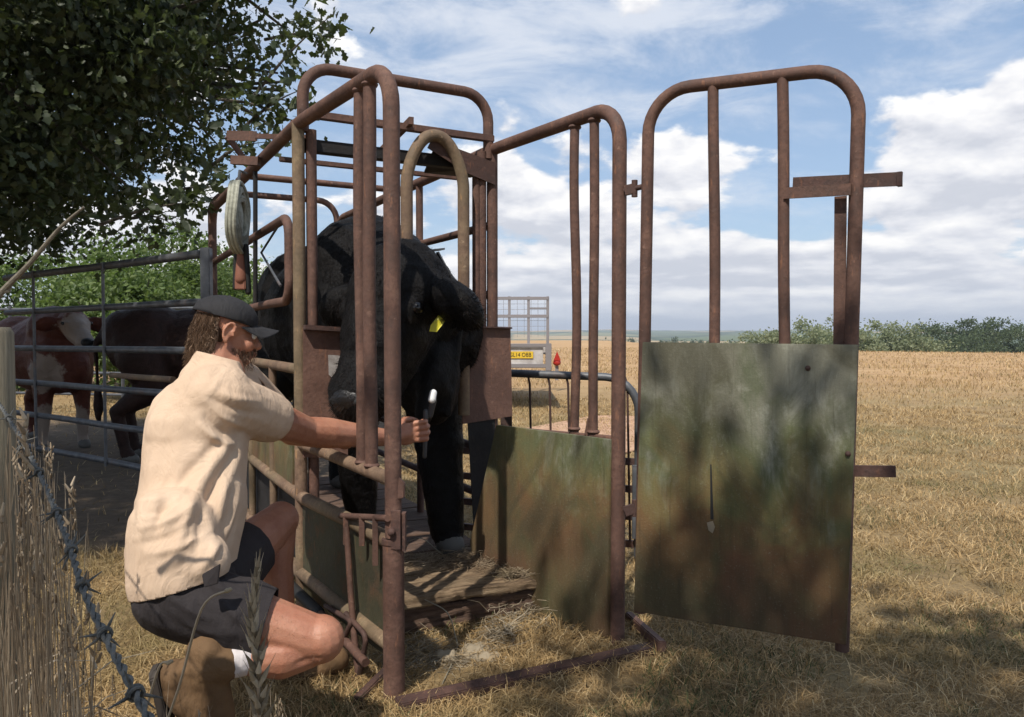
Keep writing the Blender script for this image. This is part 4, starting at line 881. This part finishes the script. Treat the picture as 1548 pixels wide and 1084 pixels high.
# heavy neck and brisket fill between the plates
N_ = MB(); N_.ball(P(640, 520, 3.48), (.16, .22, .33)); N_.ball(P(655, 560, 3.42), (.12, .16, .24)); N_.ball(P(610, 450, 3.50), (.24, .22, .22)); N_.ball(P(550, 490, 3.7), (.28, .2, .34)); N_.ball(P(560, 440, 3.9), (.33, .3, .26)); N_.cap(P(690, 500, 3.4), P(676, 625, 3.34), .035, .03); N_.cap(P(655, 470, 3.36), P(640, 630, 3.26), .045, .04)
N_.organic('neck_folds', M['cow'], mc, .012, 8, nfold(.012, 5))
tg0 = P(673, 474, 3.12)
MB().prism([P(664, 475, 3.05), P(676, 472, 3.05), P(676, 482, 3.04), P(660, 502, 3.03), P(649, 501, 3.03), P(651, 492, 3.03)], (0, .004, 0)).build('ear_tag', M['yellow'], mc, smooth=False)
MB().ball(P(540, 428, 3.05), .008).build('ear_tag', M['yellow'], mc)
# white faced cow and dark cow in the pen
hp3 = P(118, 505, 7.5)
wf = cow('penned_cow', 'red brown cow with a white face and white legs in the pen', (P(62, 600, 8.2).x, 8.2, 0), R(-38),
    mat('red_white_coat', cowf((.075, .022, .014), (.14, .045, .028), [tuple(P(122, 506, 7.35))+(.30,), tuple(P(66, 565, 7.6))+(.20,), tuple(P(40, 655, 8.1))+(.28,), tuple(P(90, 655, 7.8))+(.33,)]), .6),
    (P(82, 500, 7.9), P(108, 484, 7.6), P(132, 520, 7.25)), voxel=.018, group='cattle waiting in the pen')
cow('penned_cow', 'very dark brown cow behind the gate, rump towards the white faced cow', (P(326, 600, 7.4).x, 7.4, 0), R(14),
    mat('dark_brown_coat', cowf((.018, .009, .007), (.045, .022, .017)), .55), None, voxel=.02, group='cattle waiting in the pen', scale=1.06)
cow('penned_cow', 'brown cow half hidden behind the very dark cow, close to the man', (P(310, 600, 9.0).x, 9.0, 0), R(100),
    mat('brown_coat', cowf((.035, .016, .012), (.07, .032, .024)), .55), None, voxel=.022, group='cattle waiting in the pen')

# ------------------------------------------------------------------ the man
man = thing('person', (P(300, 900, 2.3).x, 2.3, 0), 'crouching man in black cap, sand shirt and dark shorts reaching through the crush bars', 'person')
HC = P(343, 503, 2.50); HF = V((.86, .46, -.20)).normalized(); HS = HF.cross(V((0, 0, 1))).normalized(); HU = HS.cross(HF).normalized()   # HS = his right (towards camera)
def H(f, s, u): return HC+(HF*f+HS*s+HU*u)*.94
hax = (HF, HS, HU)
NK = P(322, 566, 2.44); PEL = P(272, 872, 2.22); CH = P(305, 640, 2.40); RS = P(338, 606, 2.34); LS = P(372, 590, 2.72)
RE = P(462, 652, 2.70); RW = P(592, 662, 2.97); LE = P(440, 655, 2.95); LW = P(500, 665, 3.02)
RH = P(262, 902, 2.12); LH = P(318, 880, 2.34); RK = P(478, 968, 2.16); LK = P(424, 786, 2.68); RA = P(322, 1002, 2.06); LA = P(428, 985, 2.62)
B = MB()
B.ball(H(-.012, 0, .030), (.092, .071, .084), hax); B.ball(H(.030, 0, -.015), (.062, .058, .080), hax)      # skull, face
B.ball(H(.050, 0, -.075), (.042, .040, .034), hax); B.cap(H(.0, .048, -.055), H(.055, .022, -.085), .020, .018); B.cap(H(.0, -.048, -.055), H(.055, -.022, -.085), .020, .018)
B.cap(H(.088, 0, .004), H(.108, 0, -.026), .009, .0125); B.ball(H(.101, .011, -.030), .0085); B.ball(H(.101, -.011, -.030), .0085)   # nose
B.ball(H(.080, .0, .022), (.014, .046, .012), hax)                                     # brow
B.ball(H(.098, 0, -.050), (.011, .024, .006), hax); B.ball(H(.097, 0, -.060), (.010, .021, .007), hax)                 # lips
for q in (-1, 1):
    B.ball(H(.066, q*.042, -.028), (.022, .018, .022), hax)
    eF = HF*.95-HU*.30; eU = HU*.95+HF*.30; ec = H(-.004, q*.074, .0)
    B.ball(ec-eU*.004, (.013, .006, .022), (eF, HS, eU)); B.chain([ec+HS*q*.009+eF*(.015*math.cos(a))+eU*(.028*math.sin(a)+.003)-eF*.003 for a in (.2, .8, 1.4, 2.0, 2.6, 3.3, 4.0, 4.5)], [.0048]*8, 8); B.ball(ec+HS*q*.007-eU*.027+eF*.002, (.009, .006, .010), (eF, HS, eU)); B.ball(ec+HS*q*.007+eF*.014-eU*.003, (.004, .005, .007), (eF, HS, eU))
B.cap(H(-.02, 0, -.05), NK, .060, .066); B.cap(H(.0, 0, -.07), NK+V((.03, .02, .0)), .052, .06)
B.cap(NK+V((.01, .01, -.04)), CH, .078, .11); B.cap(CH, PEL, .12, .10); B.cap(RS, LS, .06, .06)
def limb(pts, rr, **k): B.chain(pts, rr)
B.chain([RS, RS.lerp(RE, .35), RS.lerp(RE, .75), RE], [.064, .064, .058, .051]); B.ball(RS.lerp(RE, .5)+V((0, 0, -.012)), (.10, .055, .055), ((RE-RS).normalized(), *frame_of(RE-RS)))
B.chain([RE, RE.lerp(RW, .25), RE.lerp(RW, .7), RW], [.052, .055, .039, .030])
B.chain([LS, LE, LW], [.06, .045, .035]); B.ball(LW+V((.05, .02, 0)), .04)
# legs
B.chain([RH, RH.lerp(RK, .5), RK], [.084, .084, .066]); B.ball(RK+V((.012, -.0, .004)), .066)
B.chain([RK+V((-.02, 0, -.02)), RK.lerp(RA, .35)+V((0, 0, -.02)), RK.lerp(RA, .75), RA], [.056, .063, .045, .038])
B.chain([LH, LH.lerp(LK, .55), LK], [.090, .080, .062]); B.ball(LK, .063)
B.chain([LK, LK.lerp(LA, .35)+V((-.02, 0, 0)), LK.lerp(LA, .8), LA], [.055, .058, .042, .036])
# right hand: palm, four fingers curled round the injector, thumb
TP = P(645, 648, 3.03); hx_ = (TP-RW).normalized(); hz_ = V((0, 0, 1)); hz_ = (hz_-hx_*hz_.dot(hx_)).normalized(); hy_ = hz_.cross(hx_)     # hy_ away from camera (+y)
PC = RW+hx_*.060; B.ball(PC, (.056, .019, .043), (hx_, hy_, hz_)); B.cap(RW, PC, .027, .026)
for i, (dz, ln, cu) in enumerate(((.034, .044, .0), (.012, .049, .006), (-.011, .046, .004), (-.032, .036, .0))):
    k0 = RW+hx_*.100+hz_*dz-hy_*.010; k1 = k0+hx_*ln*.72-hy_*.012+hz_*(-.003); k2 = k1+hx_*ln*.30+hy_*.022; k3 = k2-hx_*.010+hy_*.018
    B.chain([PC+hz_*dz*.8+hx_*.02, k0, k1, k2, k3], [.012, .0112, .0098, .0088, .0078], 12)
t0 = RW+hx_*.035+hz_*.030+hy_*.012; B.chain([t0, t0+hx_*.035+hz_*.018+hy_*.022, t0+hx_*.068+hz_*.012+hy_*.038, t0+hx_*.088+hz_*.002+hy_*.034], [.016, .0135, .0115, .009], 12)
mu = folds([(tuple(RS.lerp(RE, .55)+V((0, -.05, .03))), tuple(RE+V((.03, -.05, -.01))), .016, -.006), (tuple(RE+V((.0, -.05, .02))), tuple(RE.lerp(RW, .4)+V((0, -.05, .0))), .015, .004),
            (tuple(RK+V((-.10, -.07, -.03))), tuple(RK+V((.02, -.06, -.03))), .010, -.006)])
bdy = B.organic('body', M['skin'], man, .0042, 3, mu)
fur(bdy, 5200, .009, M['hair'], lambda p: 1.0*((p-RE.lerp(RW, .45)).length < .15)+.8*((p-RK.lerp(RA, .5)).length < .2)+.5*((p-LK.lerp(LA, .5)).length < .2)+1e-9, man, 'body_hair', .5, .00022, .25)
# eye, beard
for q in (-1, 1): MB().ball(H(.080, q*.032, .006), .012, nu=12, nv=8).build('eye', M['white'], man)
s = MB()
rnd = random.Random(4)
for k in range(1500):
    a = rnd.uniform(-1, 1); f_ = rnd.uniform(-.01, .10); u_ = rnd.uniform(-.105, -.045); side_ = rnd.choice((-1, 1))
    if f_ > .06 and rnd.random() < .3: p0 = H(.095+rnd.uniform(-.004, .006), rnd.uniform(-.022, .022), -.040+rnd.uniform(-.004, .004))
    else: p0 = H(f_, side_*(.066-.35*max(0, f_-.02)*1.1)*rnd.uniform(.85, 1.0), u_)
    s.tube([p0, p0+V((rnd.uniform(-.004, .006), rnd.uniform(-.005, .003), -.010))], [.0007, .0003], 3, False)
s.build('beard', M['hair'], man)
# hair: cap of short mass under the hat plus long loose strands at the back of the neck
s = MB()
for k in range(4200):
    th = rnd.uniform(-1.25, 1.25); u0 = rnd.uniform(-.045, .050); bx = -.012-.090*math.cos(th); sy_ = .073*math.sin(th)*1.05
    p0 = H(bx, sy_, u0); outd = (HF*(-math.cos(th))+HS*math.sin(th)*.8).normalized(); ln = (.045+.10*rnd.random()**1.6)*(1.05 if abs(th) < 1.0 else .6)
    wv_ = rnd.uniform(0, 6); pp = []
    for j in range(6):
        t_ = j/5; pp.append(p0+outd*(.004+.009*t_+.0045*math.sin(wv_+t_*4)*t_)+V((0, 0, -ln*t_))+HS*(.005*math.sin(wv_*2+t_*4)*t_)+V((-.016*t_*rnd.random(), 0, 0)))
    s.tube(pp, [.0016, .0017, .0016, .0014, .001, .0004], 3, False)
s.build('hair', M['hair'], man)
s = MB(); s.ball(H(-.034, 0, .0), (.060, .068, .066), hax); s.organic('scalp_hair', M['hair'], man, .006, 3, nfold(.004, 40))
# cap
s = MB(); s.ball(H(-.014, 0, .048), (.101, .083, .070), hax, 28, 18)
cm = s.mesh('c'); bm = bmesh.new(); bm.from_mesh(cm); pl_ = H(-.014, 0, .042)
bmesh.ops.bisect_plane(bm, geom=bm.verts[:]+bm.edges[:]+bm.faces[:], plane_co=pl_, plane_no=(HU+HF*.12).normalized(), clear_inner=True); bmesh.ops.solidify(bm, geom=bm.faces[:], thickness=.003); bm.to_mesh(cm); bm.free()
capo = link('cap', cm, M['cap'], man)
s = MB(); pts_t = []; NB = 14
for j in range(3):
    for i in range(NB+1):
        a = -1.15+2.3*i/NB; ex = .075*(j/2.0)
        pts_t.append(H(-.014+(.104+ex)*math.cos(a*(1-.12*j)), .084*math.sin(a)*(1-.05*j), .043-.02*ex-.35*ex*math.sin(a)**2-.020*abs(math.sin(a))**2))
for q_ in (0, -.003):
    b0 = len(s.v); s.v += [p+HU*q_ for p in pts_t]
    for j in range(2):
        for i in range(NB): k = b0+j*(NB+1)+i; s.f.append((k, k+1, k+NB+2, k+NB+1))
s.build('cap_brim', M['cap'], capo)
s = MB(); s.ball(H(-.014, 0, .119), .006); s.build('cap_button', M['cap'], capo); s = MB(); [s.tube([H(-.014+.1035*math.cos(a)*math.cos(b_), .0855*math.sin(a)*math.cos(b_), .048+.0722*math.sin(b_)) for b_ in [R(2+84*i/10) for i in range(11)]], .0011, 5) for a in [math.pi*k/3+.5 for k in range(6)]]; s.build('cap_seam', M['cap'], capo); MB().ball(H(-.014, 0, .119), .004).build('cap_button', M['cap'], capo)
# shirt
S = MB(); TO = V((0, 0, 0))
bk = P(252, 700, 2.28)
S.cap(NK+V((.0, -.0, -.035)), CH+V((.005, 0, 0)), .090, .142); S.cap(CH+V((-.008, 0, .0)), P(290, 760, 2.30), .148, .148); S.cap(P(292, 760, 2.30), P(274, 850, 2.24), .155, .150)
S.cap(RS+V((-.01, 0, -.0)), LS, .082, .078); S.ball(P(295, 650, 2.40), (.125, .18, .15)); S.cap(NK, NK+V((.005, .005, .03)), .082, .074); S.cap(P(308, 580, 2.43), P(330, 566, 2.42), .078, .074); S.cap(NK+V((0, 0, -.01)), RS+V((0, .02, .03)), .075, .075); S.cap(NK+V((0, 0, -.01)), LS+V((0, -.02, .03)), .075, .07); S.cap(P(302, 606, 2.37), P(335, 600, 2.40), .095, .095); S.ball(P(322, 604, 2.34), (.085, .10, .09)); S.ball(P(322, 580, 2.36), (.07, .09, .06)); S.ball(P(306, 645, 2.32), (.10, .09, .13))
SE = RS.lerp(RE, .52); S.chain([RS, RS.lerp(RE, .25), SE], [.088, .086, .082]); S.cap(LS, LS.lerp(LE, .5), .085, .075)
S.cap(P(245, 835, 2.16), P(300, 850, 2.12), .095, .085); S.cap(P(262, 800, 2.16), P(268, 880, 2.14), .12, .13); 
def sp(px, py, D=None):            # a point on the visible side of the shirt
    q = P(px, py, 2.30); return tuple(q+V((0, -.13, 0)))
fs = [(352, 662, 262, 858, 9, .015), (358, 676, 292, 862, 7, -.012), (366, 684, 322, 846, 8, .014), (346, 655, 222, 820, 8, -.010), (206, 760, 285, 728, 6, .007), (208, 780, 300, 735, 5, -.006), (210, 800, 300, 758, 5, .007), (212, 822, 300, 785, 6, -.006), (225, 838, 330, 795, 7, .010),
      (240, 600, 226, 745, 12, .007), (262, 570, 254, 700, 13, -.006), (322, 590, 400, 606, 6, .008), (320, 603, 400, 626, 5, -.008), (322, 618, 372, 645, 6, .011), (310, 630, 362, 664, 7, -.014), (304, 644, 358, 676, 6, .012), (345, 560, 318, 600, 6, .006),
      (240, 680, 216, 840, 9, .008), (300, 865, 368, 735, 6, .010), (330, 840, 374, 700, 5, -.009), (250, 860, 300, 800, 8, .008), (268, 700, 236, 850, 8, -.008)]
me_s = S.organic('shirt', M['shirt'], man, .0060, 14, nfold(.003, 5, pxfolds(fs)))
# cut the sleeve ends and hem cleanly
def cut(o, co, no, inner=True):
    bm = bmesh.new(); bm.from_mesh(o.data); og = org(o); bmesh.ops.bisect_plane(bm, geom=bm.verts[:]+bm.edges[:]+bm.faces[:], plane_co=V(co)-og, plane_no=no, clear_outer=True); bm.to_mesh(o.data); bm.free()
def cut_local(o, co, no, rad_):
    """open the cloth beyond a plane, only near co"""
    bm = bmesh.new(); bm.from_mesh(o.data); og = org(o); c_ = V(co)-og; no = V(no).normalized()
    near = [f for f in bm.faces if (f.calc_center_median()-c_).length < rad_]
    g = set(near); 
    for f in near: g.update(f.verts); g.update(f.edges)
    bmesh.ops.bisect_plane(bm, geom=list(g), plane_co=c_, plane_no=no, clear_outer=False)
    dele = [f for f in bm.faces if (f.calc_center_median()-c_).length < rad_*1.02 and (f.calc_center_median()-c_).dot(no) > 1e-5]
    bmesh.ops.delete(bm, geom=dele, context='FACES'); bm.to_mesh(o.data); bm.free(); o.data.polygons.foreach_set('use_smooth', [True]*len(o.data.polygons))
cut_local(me_s, SE+(RE-RS).normalized()*.025, (RE-RS), .17)
cut(me_s, P(280, 872, 2.2), V((.25, 0, -1)))
cut_local(me_s, NK+V((.01, .01, .055)), V((.25, .15, 1)), .13)
me_s.modifiers.new('thick', 'SOLIDIFY').thickness = .004
# shorts
S = MB(); S.cap(RH+V((.0, 0, .0)), RH.lerp(RK, .50), .106, .103); S.cap(RH.lerp(RK, .45), RH.lerp(RK, .64), .110, .100); S.cap(LH, LH.lerp(LK, .52), .125, .10); S.cap(PEL+V((.0, 0, -.01)), RH.lerp(LH, .5), .122, .125)
fs = [(300, 845, 345, 905, 6, .012), (235, 880, 330, 940, 7, .009), (255, 870, 300, 880, 5, -.008), (225, 905, 320, 965, 7, -.009), (330, 900, 395, 960, 6, .006), (290, 860, 385, 900, 7, .008), (240, 925, 350, 960, 7, .008)]
sh = S.organic('shorts', M['shorts'], man, .0065, 6, nfold(.003, 7, pxfolds(fs)))
cut_local(sh, RH.lerp(RK, .66), (RK-RH)+V((0, 0, .05)), .2); cut_local(sh, LH.lerp(LK, .50), (LK-LH), .16)
sh.modifiers.new('thick', 'SOLIDIFY').thickness = .004
q = P(306, 868, 2.0); S = MB(); S.prism([q, q+V((.05, -.005, .03)), q+V((.045, -.01, -.02)), q+V((.01, -.01, -.03))], (0, -.006, 0)); S.build('pocket_flap', M['shorts'], sh, bevel=.002)
# socks and boots
for (A_, K_, nm, far) in ((RA, RK, 'r', 0), (LA, LK, 'l', 1)):
    d_ = (K_-A_).normalized(); S = MB(); S.cap(A_+d_*.005, A_+d_*.075, .050, .052); so = S.organic('sock', M['sock'], man, .006, 3); cut_local(so, A_+d_*.095, d_, .12)
# right boot: heel up, toe planted below
def boot(anc, toe, heeld, far):
    S = MB(); fdir = (toe-anc).normalized(); hl_ = anc+heeld*.075-fdir*.005
    S.cap(anc-fdir*.03-heeld*.015, anc+fdir*.03, .056, .054); S.cap(hl_, hl_+fdir*.05, .042, .043); S.cap(hl_+fdir*.04, toe-fdir*.06+heeld*.012, .046, .046); S.cap(anc+fdir*.03, toe-fdir*.05-heeld*.005, .052, .040); S.ball(toe-fdir*.035, (.05, .05, .045))
    if not far: S.cap(RA+V((-.012, 0, 0)), RA+(RK-RA).normalized()*.028, .060, .057)
    b_ = S.organic('boot', M['boot'], man, .007, 5, nfold(.003, 25))
    S = MB(); so_ = anc+heeld*.122; sd_ = fdir.cross(heeld).normalized(); pr_ = []
    for (l_, w_) in ((-.045, .022), (-.03, .036), (.05, .034), (.12, .040), (.19, .045), (.225, .030), (.238, .0)): pr_.append((l_, w_))
    pts_ = [so_+fdir*l_+sd_*w_ for l_, w_ in pr_]+[so_+fdir*l_-sd_*w_ for l_, w_ in reversed(pr_[:-1])]
    S.prism([p-heeld*.012 for p in pts_], heeld*.022); S.build('sole', M['sole'], b_, smooth=False, bevel=.003)
    return b_
RT = P(322, 1120, 2.04); boot(RA+V((-.022, 0, -.004)), V((RA.x+.02, RA.y+.02, .055)), V((-.92, -.2, -.33)).normalized(), 0)
boot(LA+V((0, 0, -.02)), V((LA.x+.20, LA.y+.03, .06)), V((-.05, 0, -1)).normalized(), 1)
# injector in the hand
inj = thing('injector', TP-V((0, 0, .07)), 'grey dosing gun with a white cap held against the cow', 'dosing gun')
MB().cap(P(644, 622, 3.03), P(642, 690, 3.03), .010, .008).build('handle', M['greyp'], inj)
MB().cap(P(650, 628, 3.04), P(655, 606, 3.03), .012, .013).build('barrel', M['greyp'], inj)
MB().cap(P(655, 594, 3.01), P(653, 604, 3.0), .014, .015).build('white_cap', M['white'], inj)

# ------------------------------------------------------------------ near fence: post, barbed wire, branch
fp = thing('fence_post', V((P(-34, 600, 1.42).x, 1.42, 0)), 'weathered round wooden post of the barbed wire fence at the left edge', 'fence post')
c = org(fp); MB().tube([z_(c, -.05), z_(c, .6), z_(c, 1.165), z_(c, 1.175)], [.062, .060, .058, .052], 20).build('stake', M['post'], fp)
WP = [P(-60, 525, 1.75), P(4, 618, 1.20), P(52, 700, .93), P(98, 805, .73), P(126, 890, .62), P(160, 962, .55), P(205, 1048, .475), P(250, 1130, .42)]
def smooth_path(pts, n):
    out = []; m_ = len(pts)
    for i in range(m_-1):
        p0, p1, p2, p3 = pts[max(i-1, 0)], pts[i], pts[i+1], pts[min(i+2, m_-1)]
        for j in range(n):
            t = j/n; out.append(.5*((2*p1)+(p2-p0)*t+(2*p0-5*p1+4*p2-p3)*t*t+(3*p1-p0-3*p2+p3)*t**3))
    return out+[pts[-1]]
path = smooth_path(WP, 60); wire = thing('barbed_wire', path[0], 'twisted barbed wire strand sloping across the lower left corner', 'barbed wire')
Ls = [0]
for i in range(1, len(path)): Ls.append(Ls[-1]+(path[i]-path[i-1]).length)
for ph in (0, math.pi):
    pp = []
    for i, p in enumerate(path):
        t = (path[min(i+1, len(path)-1)]-path[max(i-1, 0)]).normalized(); u, q = frame_of(t); a = Ls[i]*2*math.pi/.036+ph; pp.append(p+u*(.0016*math.cos(a))+q*(.0016*math.sin(a)))
    MB().tube(pp, .00155, 8).build('strand', M['wire'], wire)
rnd = random.Random(12); nb = 0
for (bx, by) in ((14, 632), (34, 668), (60, 715), (86, 775), (108, 832), (124, 886), (158, 958), (205, 1048)):
    i = min(range(len(path)), key=lambda k: (path[k]-P(bx, by, path[k].y)).length); p = path[i]; t = (path[min(i+1, len(path)-1)]-path[max(i-1, 0)]).normalized(); u, q = frame_of(t)
    s = MB(); pp = [p+t*(-.003+.006*k/24)+u*(.0045*math.cos(4*math.pi*k/24))+q*(.0045*math.sin(4*math.pi*k/24)) for k in range(25)]; s.tube(pp, .0012, 6)
    for k in range(4):
        a = rnd.uniform(0, 6.28); d_ = (u*math.cos(a)+q*math.sin(a)+t*rnd.uniform(-.5, .5)).normalized(); s.tube([p, p+d_*.008, p+d_*.017], [.0012, .0011, .0004], 6)
    s.build('barb', M['wire'], wire)
br = thing('dead_branch', P(0, 452, 1.6), 'bare pale forked stick poking up at the left edge beside the fence post', 'branch')
pp = smooth_path([P(-30, 480, 1.6), P(4, 440, 1.6), P(45, 398, 1.58), P(90, 345, 1.56), P(127, 313, 1.55)], 6)
s = MB(); s.tube(pp, [.0075-.0055*i/(len(pp)-1) for i in range(len(pp))], 9); s.tube([pp[6], pp[6]+V((.012, 0, .0)), pp[6]+V((.02, 0, .015))], [.006, .004, .001], 6); s.build('stick', M['deadwood'], br)
# tall dead grass along the fence
def stems(n, f, name, material, label, seedheads=.3, r0=.0014):
    rnd = random.Random(31); s = MB()
    for k in range(n):
        b, tip = f(rnd); m1 = b.lerp(tip, .5)+V((rnd.uniform(-.03, .03), rnd.uniform(-.03, .03), .02)); pp = smooth_path([b, m1, tip], 4); r_ = r0*rnd.uniform(.6, 1.3)
        s.tube(pp, [r_*(1-.7*i/(len(pp)-1)) for i in range(len(pp))], 4, False)
        if rnd.random() < .45:          # a dry leaf
            q = b.lerp(tip, rnd.uniform(.2, .7)); d_ = V((rnd.uniform(-1, 1), rnd.uniform(-1, 1), rnd.uniform(-.3, .9))).normalized()*rnd.uniform(.06, .16); s.tube([q, q+d_*.5+V((0, 0, .02)), q+d_], [r_*1.6, r_*1.3, r_*.2], 3, False)
        if rnd.random() < seedheads:
            for j in range(9):
                q = tip+V((rnd.uniform(-.004, .004), rnd.uniform(-.004, .004), -.05+.007*j)); s.cap(q, q+V((rnd.uniform(-.006, .006), rnd.uniform(-.006, .006), .010)), .0022, .001, 5)
    o = s.build(name, material, None); tag(o, label, 'grass', kind='stuff'); return o
def f1(r):
    D = r.uniform(.75, 1.9); px = r.uniform(-60, 125)*(1 if D < 1.3 else .9); b = P(px, 900, D); b.z = 0; tx = px+r.uniform(-60, 60); ty = r.uniform(640, 900)+max(0, tx-60)*1.6
    t = P(tx, ty, D+r.uniform(-.1, .1)); return b, t
stems(330, f1, 'tall_dead_grass', M['stalk'], 'tall dead grass stalks crowded along the wire fence at lower left', .25)
def f2(r):
    px = r.uniform(60, 560); D = r.uniform(1.15, 2.0); b = P(px, 1000, D); b.z = 0; t = b+V((r.uniform(-.12, .12), r.uniform(-.1, .1), r.uniform(.12, .30))); return b, t
stems(260, f2, 'low_dead_grass', M['stalk'], 'low dead grass at the bottom edge in front of the man', .2, .0012)
# big seed head close to the lens, two thin stems beside the man
sd_ = thing('grass_seed_head', P(388, 1084, .62), 'large pale grass seed head standing in front of the man knee', 'grass stem')
ax_ = smooth_path([P(398, 1250, .62), P(392, 1080, .62), P(388, 990, .62), P(383, 930, .62), P(389, 862, .62)], 8)
MB().tube(ax_, [.0016-.001*i/(len(ax_)-1) for i in range(len(ax_))], 7).build('stem', M['stalk'], sd_)
s = MB(); rnd = random.Random(3)
for k in range(46):
    t_ = k/45; i = int(len(ax_)*(.22+.74*t_)); p = ax_[min(i, len(ax_)-2)]; u_ = (ax_[min(i+1, len(ax_)-1)]-ax_[i-1]).normalized(); a = k*2.4; sd2 = V((math.cos(a), math.sin(a)*.8, 0)); wdt = .55*(1-t_)**.8+.10
    d_ = (u_*.9+sd2*wdt*.9).normalized(); ln = .021*(1-.35*t_); s.chain([p, p+d_*ln*.45, p+d_*ln], [.0012, .0027*(1-.35*t_), .0004], 7)
    s.tube([p+d_*ln, p+d_*ln*1.5], [.0003, .00015], 3, False)
s.build('spikelets', M['straw'], sd_)
for (a, b, D, lb) in (((330, 1130), (343, 0), 0, ''),):
    pass
for i, (a, m1, b, lb) in enumerate((((270, 1040), (305, 920), (343, 893), 'thin pale grass stem crossing the man shorts'), ((215, 1090), (240, 1010), (254, 1002), 'short pale stem in front of the man boot'))):
    g_ = thing('wild_grass', P(a[0], a[1], .8), lb, 'grass stem'); MB().tube(smooth_path([P(a[0]-40, a[1]+110, .8), P(*a, .8), P(*m1, .8), P(*b, .8)], 6), .0014, 6).build('stem', M['stalk'], g_); MB().cap(P(*b, .8), P(b[0]+5, b[1]-2, .8), .0025, .002).build('tip', M['straw'], g_)

# ------------------------------------------------------------------ straw litter and twine by the platform
def fuzz(centres, n, name, material, label, ln=.05, r=.0011, sp_=.04):
    rnd = random.Random(8); s = MB()
    for k in range(n):
        c, sg = centres[rnd.randrange(len(centres))]; p = c+V((rnd.gauss(0, sg[0]), rnd.gauss(0, sg[1]), abs(rnd.gauss(0, sg[2])))); a = rnd.uniform(0, 6.28); l_ = ln*rnd.uniform(.4, 1.5)
        d1 = V((math.cos(a), math.sin(a), rnd.uniform(-.3, .6)))*l_; d2 = V((math.cos(a+rnd.uniform(-1.5, 1.5)), math.sin(a+1), rnd.uniform(-.6, .3)))*l_
        q1 = p+d1; q2 = q1+d2; p.z = max(p.z, c.z); q1.z = max(q1.z, c.z); q2.z = max(q2.z, c.z); s.tube([p, q1, q2], [r, r, r*.5], 3, False)
    return tag(s.build(name, material, None), label, 'straw', kind='stuff')
fuzz([(PG(690, 1002), (.05, .03, .012)), (PG(735, 985), (.05, .02, .014)), (PG(755, 968, .01), (.02, .012, .05)), (PG(640, 985), (.06, .05, .02)), (PG(790, 940), (.04, .03, .03)), (PG(830, 950), (.08, .05, .01)), (PG(600, 1010), (.1, .05, .01))], 1500, 'straw_litter', M['straw'], 'matted pale straw piled against the front of the wooden platform', .035, .0012)
fuzz([(PG(760, 850, .168), (.08, .05, .010)), (PG(780, 868, .168), (.04, .02, .008)), (PG(720, 845, .168), (.06, .06, .010)), (PG(650, 850, .166), (.08, .08, .005))], 1300, 'floor_litter', M['stalk'], 'loose straw and dirt lying on top of the wooden platform', .03, .0010)
s = MB(); rnd = random.Random(6)
for k in range(9): c = PG(rnd.uniform(640, 760), rnd.uniform(982, 1004)); s.ball(c+V((0, 0, .012)), (rnd.uniform(.03, .06), rnd.uniform(.02, .04), rnd.uniform(.015, .035)))
tag(s.organic('matted_wool', M['straw'], None, .006, 2, nfold(.010, 30)), 'lumpy matted pale fibre heap on the ground before the platform', 'litter', kind='stuff')
tw = MB().tube(smooth_path([PG(607, 880, .16), PG(640, 905, .15), PG(675, 925, .13), PG(688, 960, .05), PG(690, 985, .02), PG(668, 1035, .01)], 8), .0022, 6).build('baler_twine', M['twine'], None, PG(607, 880, .16))
tag(tw, 'loose pale twine trailing off the front of the platform', 'twine')
tw = MB().tube(smooth_path([PG(612, 835, .16), PG(620, 818, .22), PG(640, 815, .24), PG(665, 835, .18), PG(690, 850, .16)], 8), .0020, 6).build('baler_twine', M['twine'], None, PG(612, 835, .16))
tag(tw, 'loop of pale twine on the platform beside the cow hoof', 'twine')

# ------------------------------------------------------------------ air
hzm = bpy.data.materials.new('air'); hzm.use_nodes = True; HN = NT(hzm.node_tree); HN.n.clear()
pv = HN.node('ShaderNodeVolumePrincipled'); pv.inputs['Color'].default_value = (.80, .88, 1, 1); pv.inputs['Density'].default_value = .00035; pv.inputs['Anisotropy'].default_value = .1
ho_ = HN.node('ShaderNodeOutputMaterial'); HN.l.new(pv.outputs[0], ho_.inputs['Volume'])
mb = MB(); mb.prism([V((-6100, -6100, -60)), V((6100, -6100, -60)), V((6100, 6100, -60)), V((-6100, 6100, -60))], (0, 0, 150)); tag(mb.build('haze', hzm, None, smooth=False), kind='stuff')
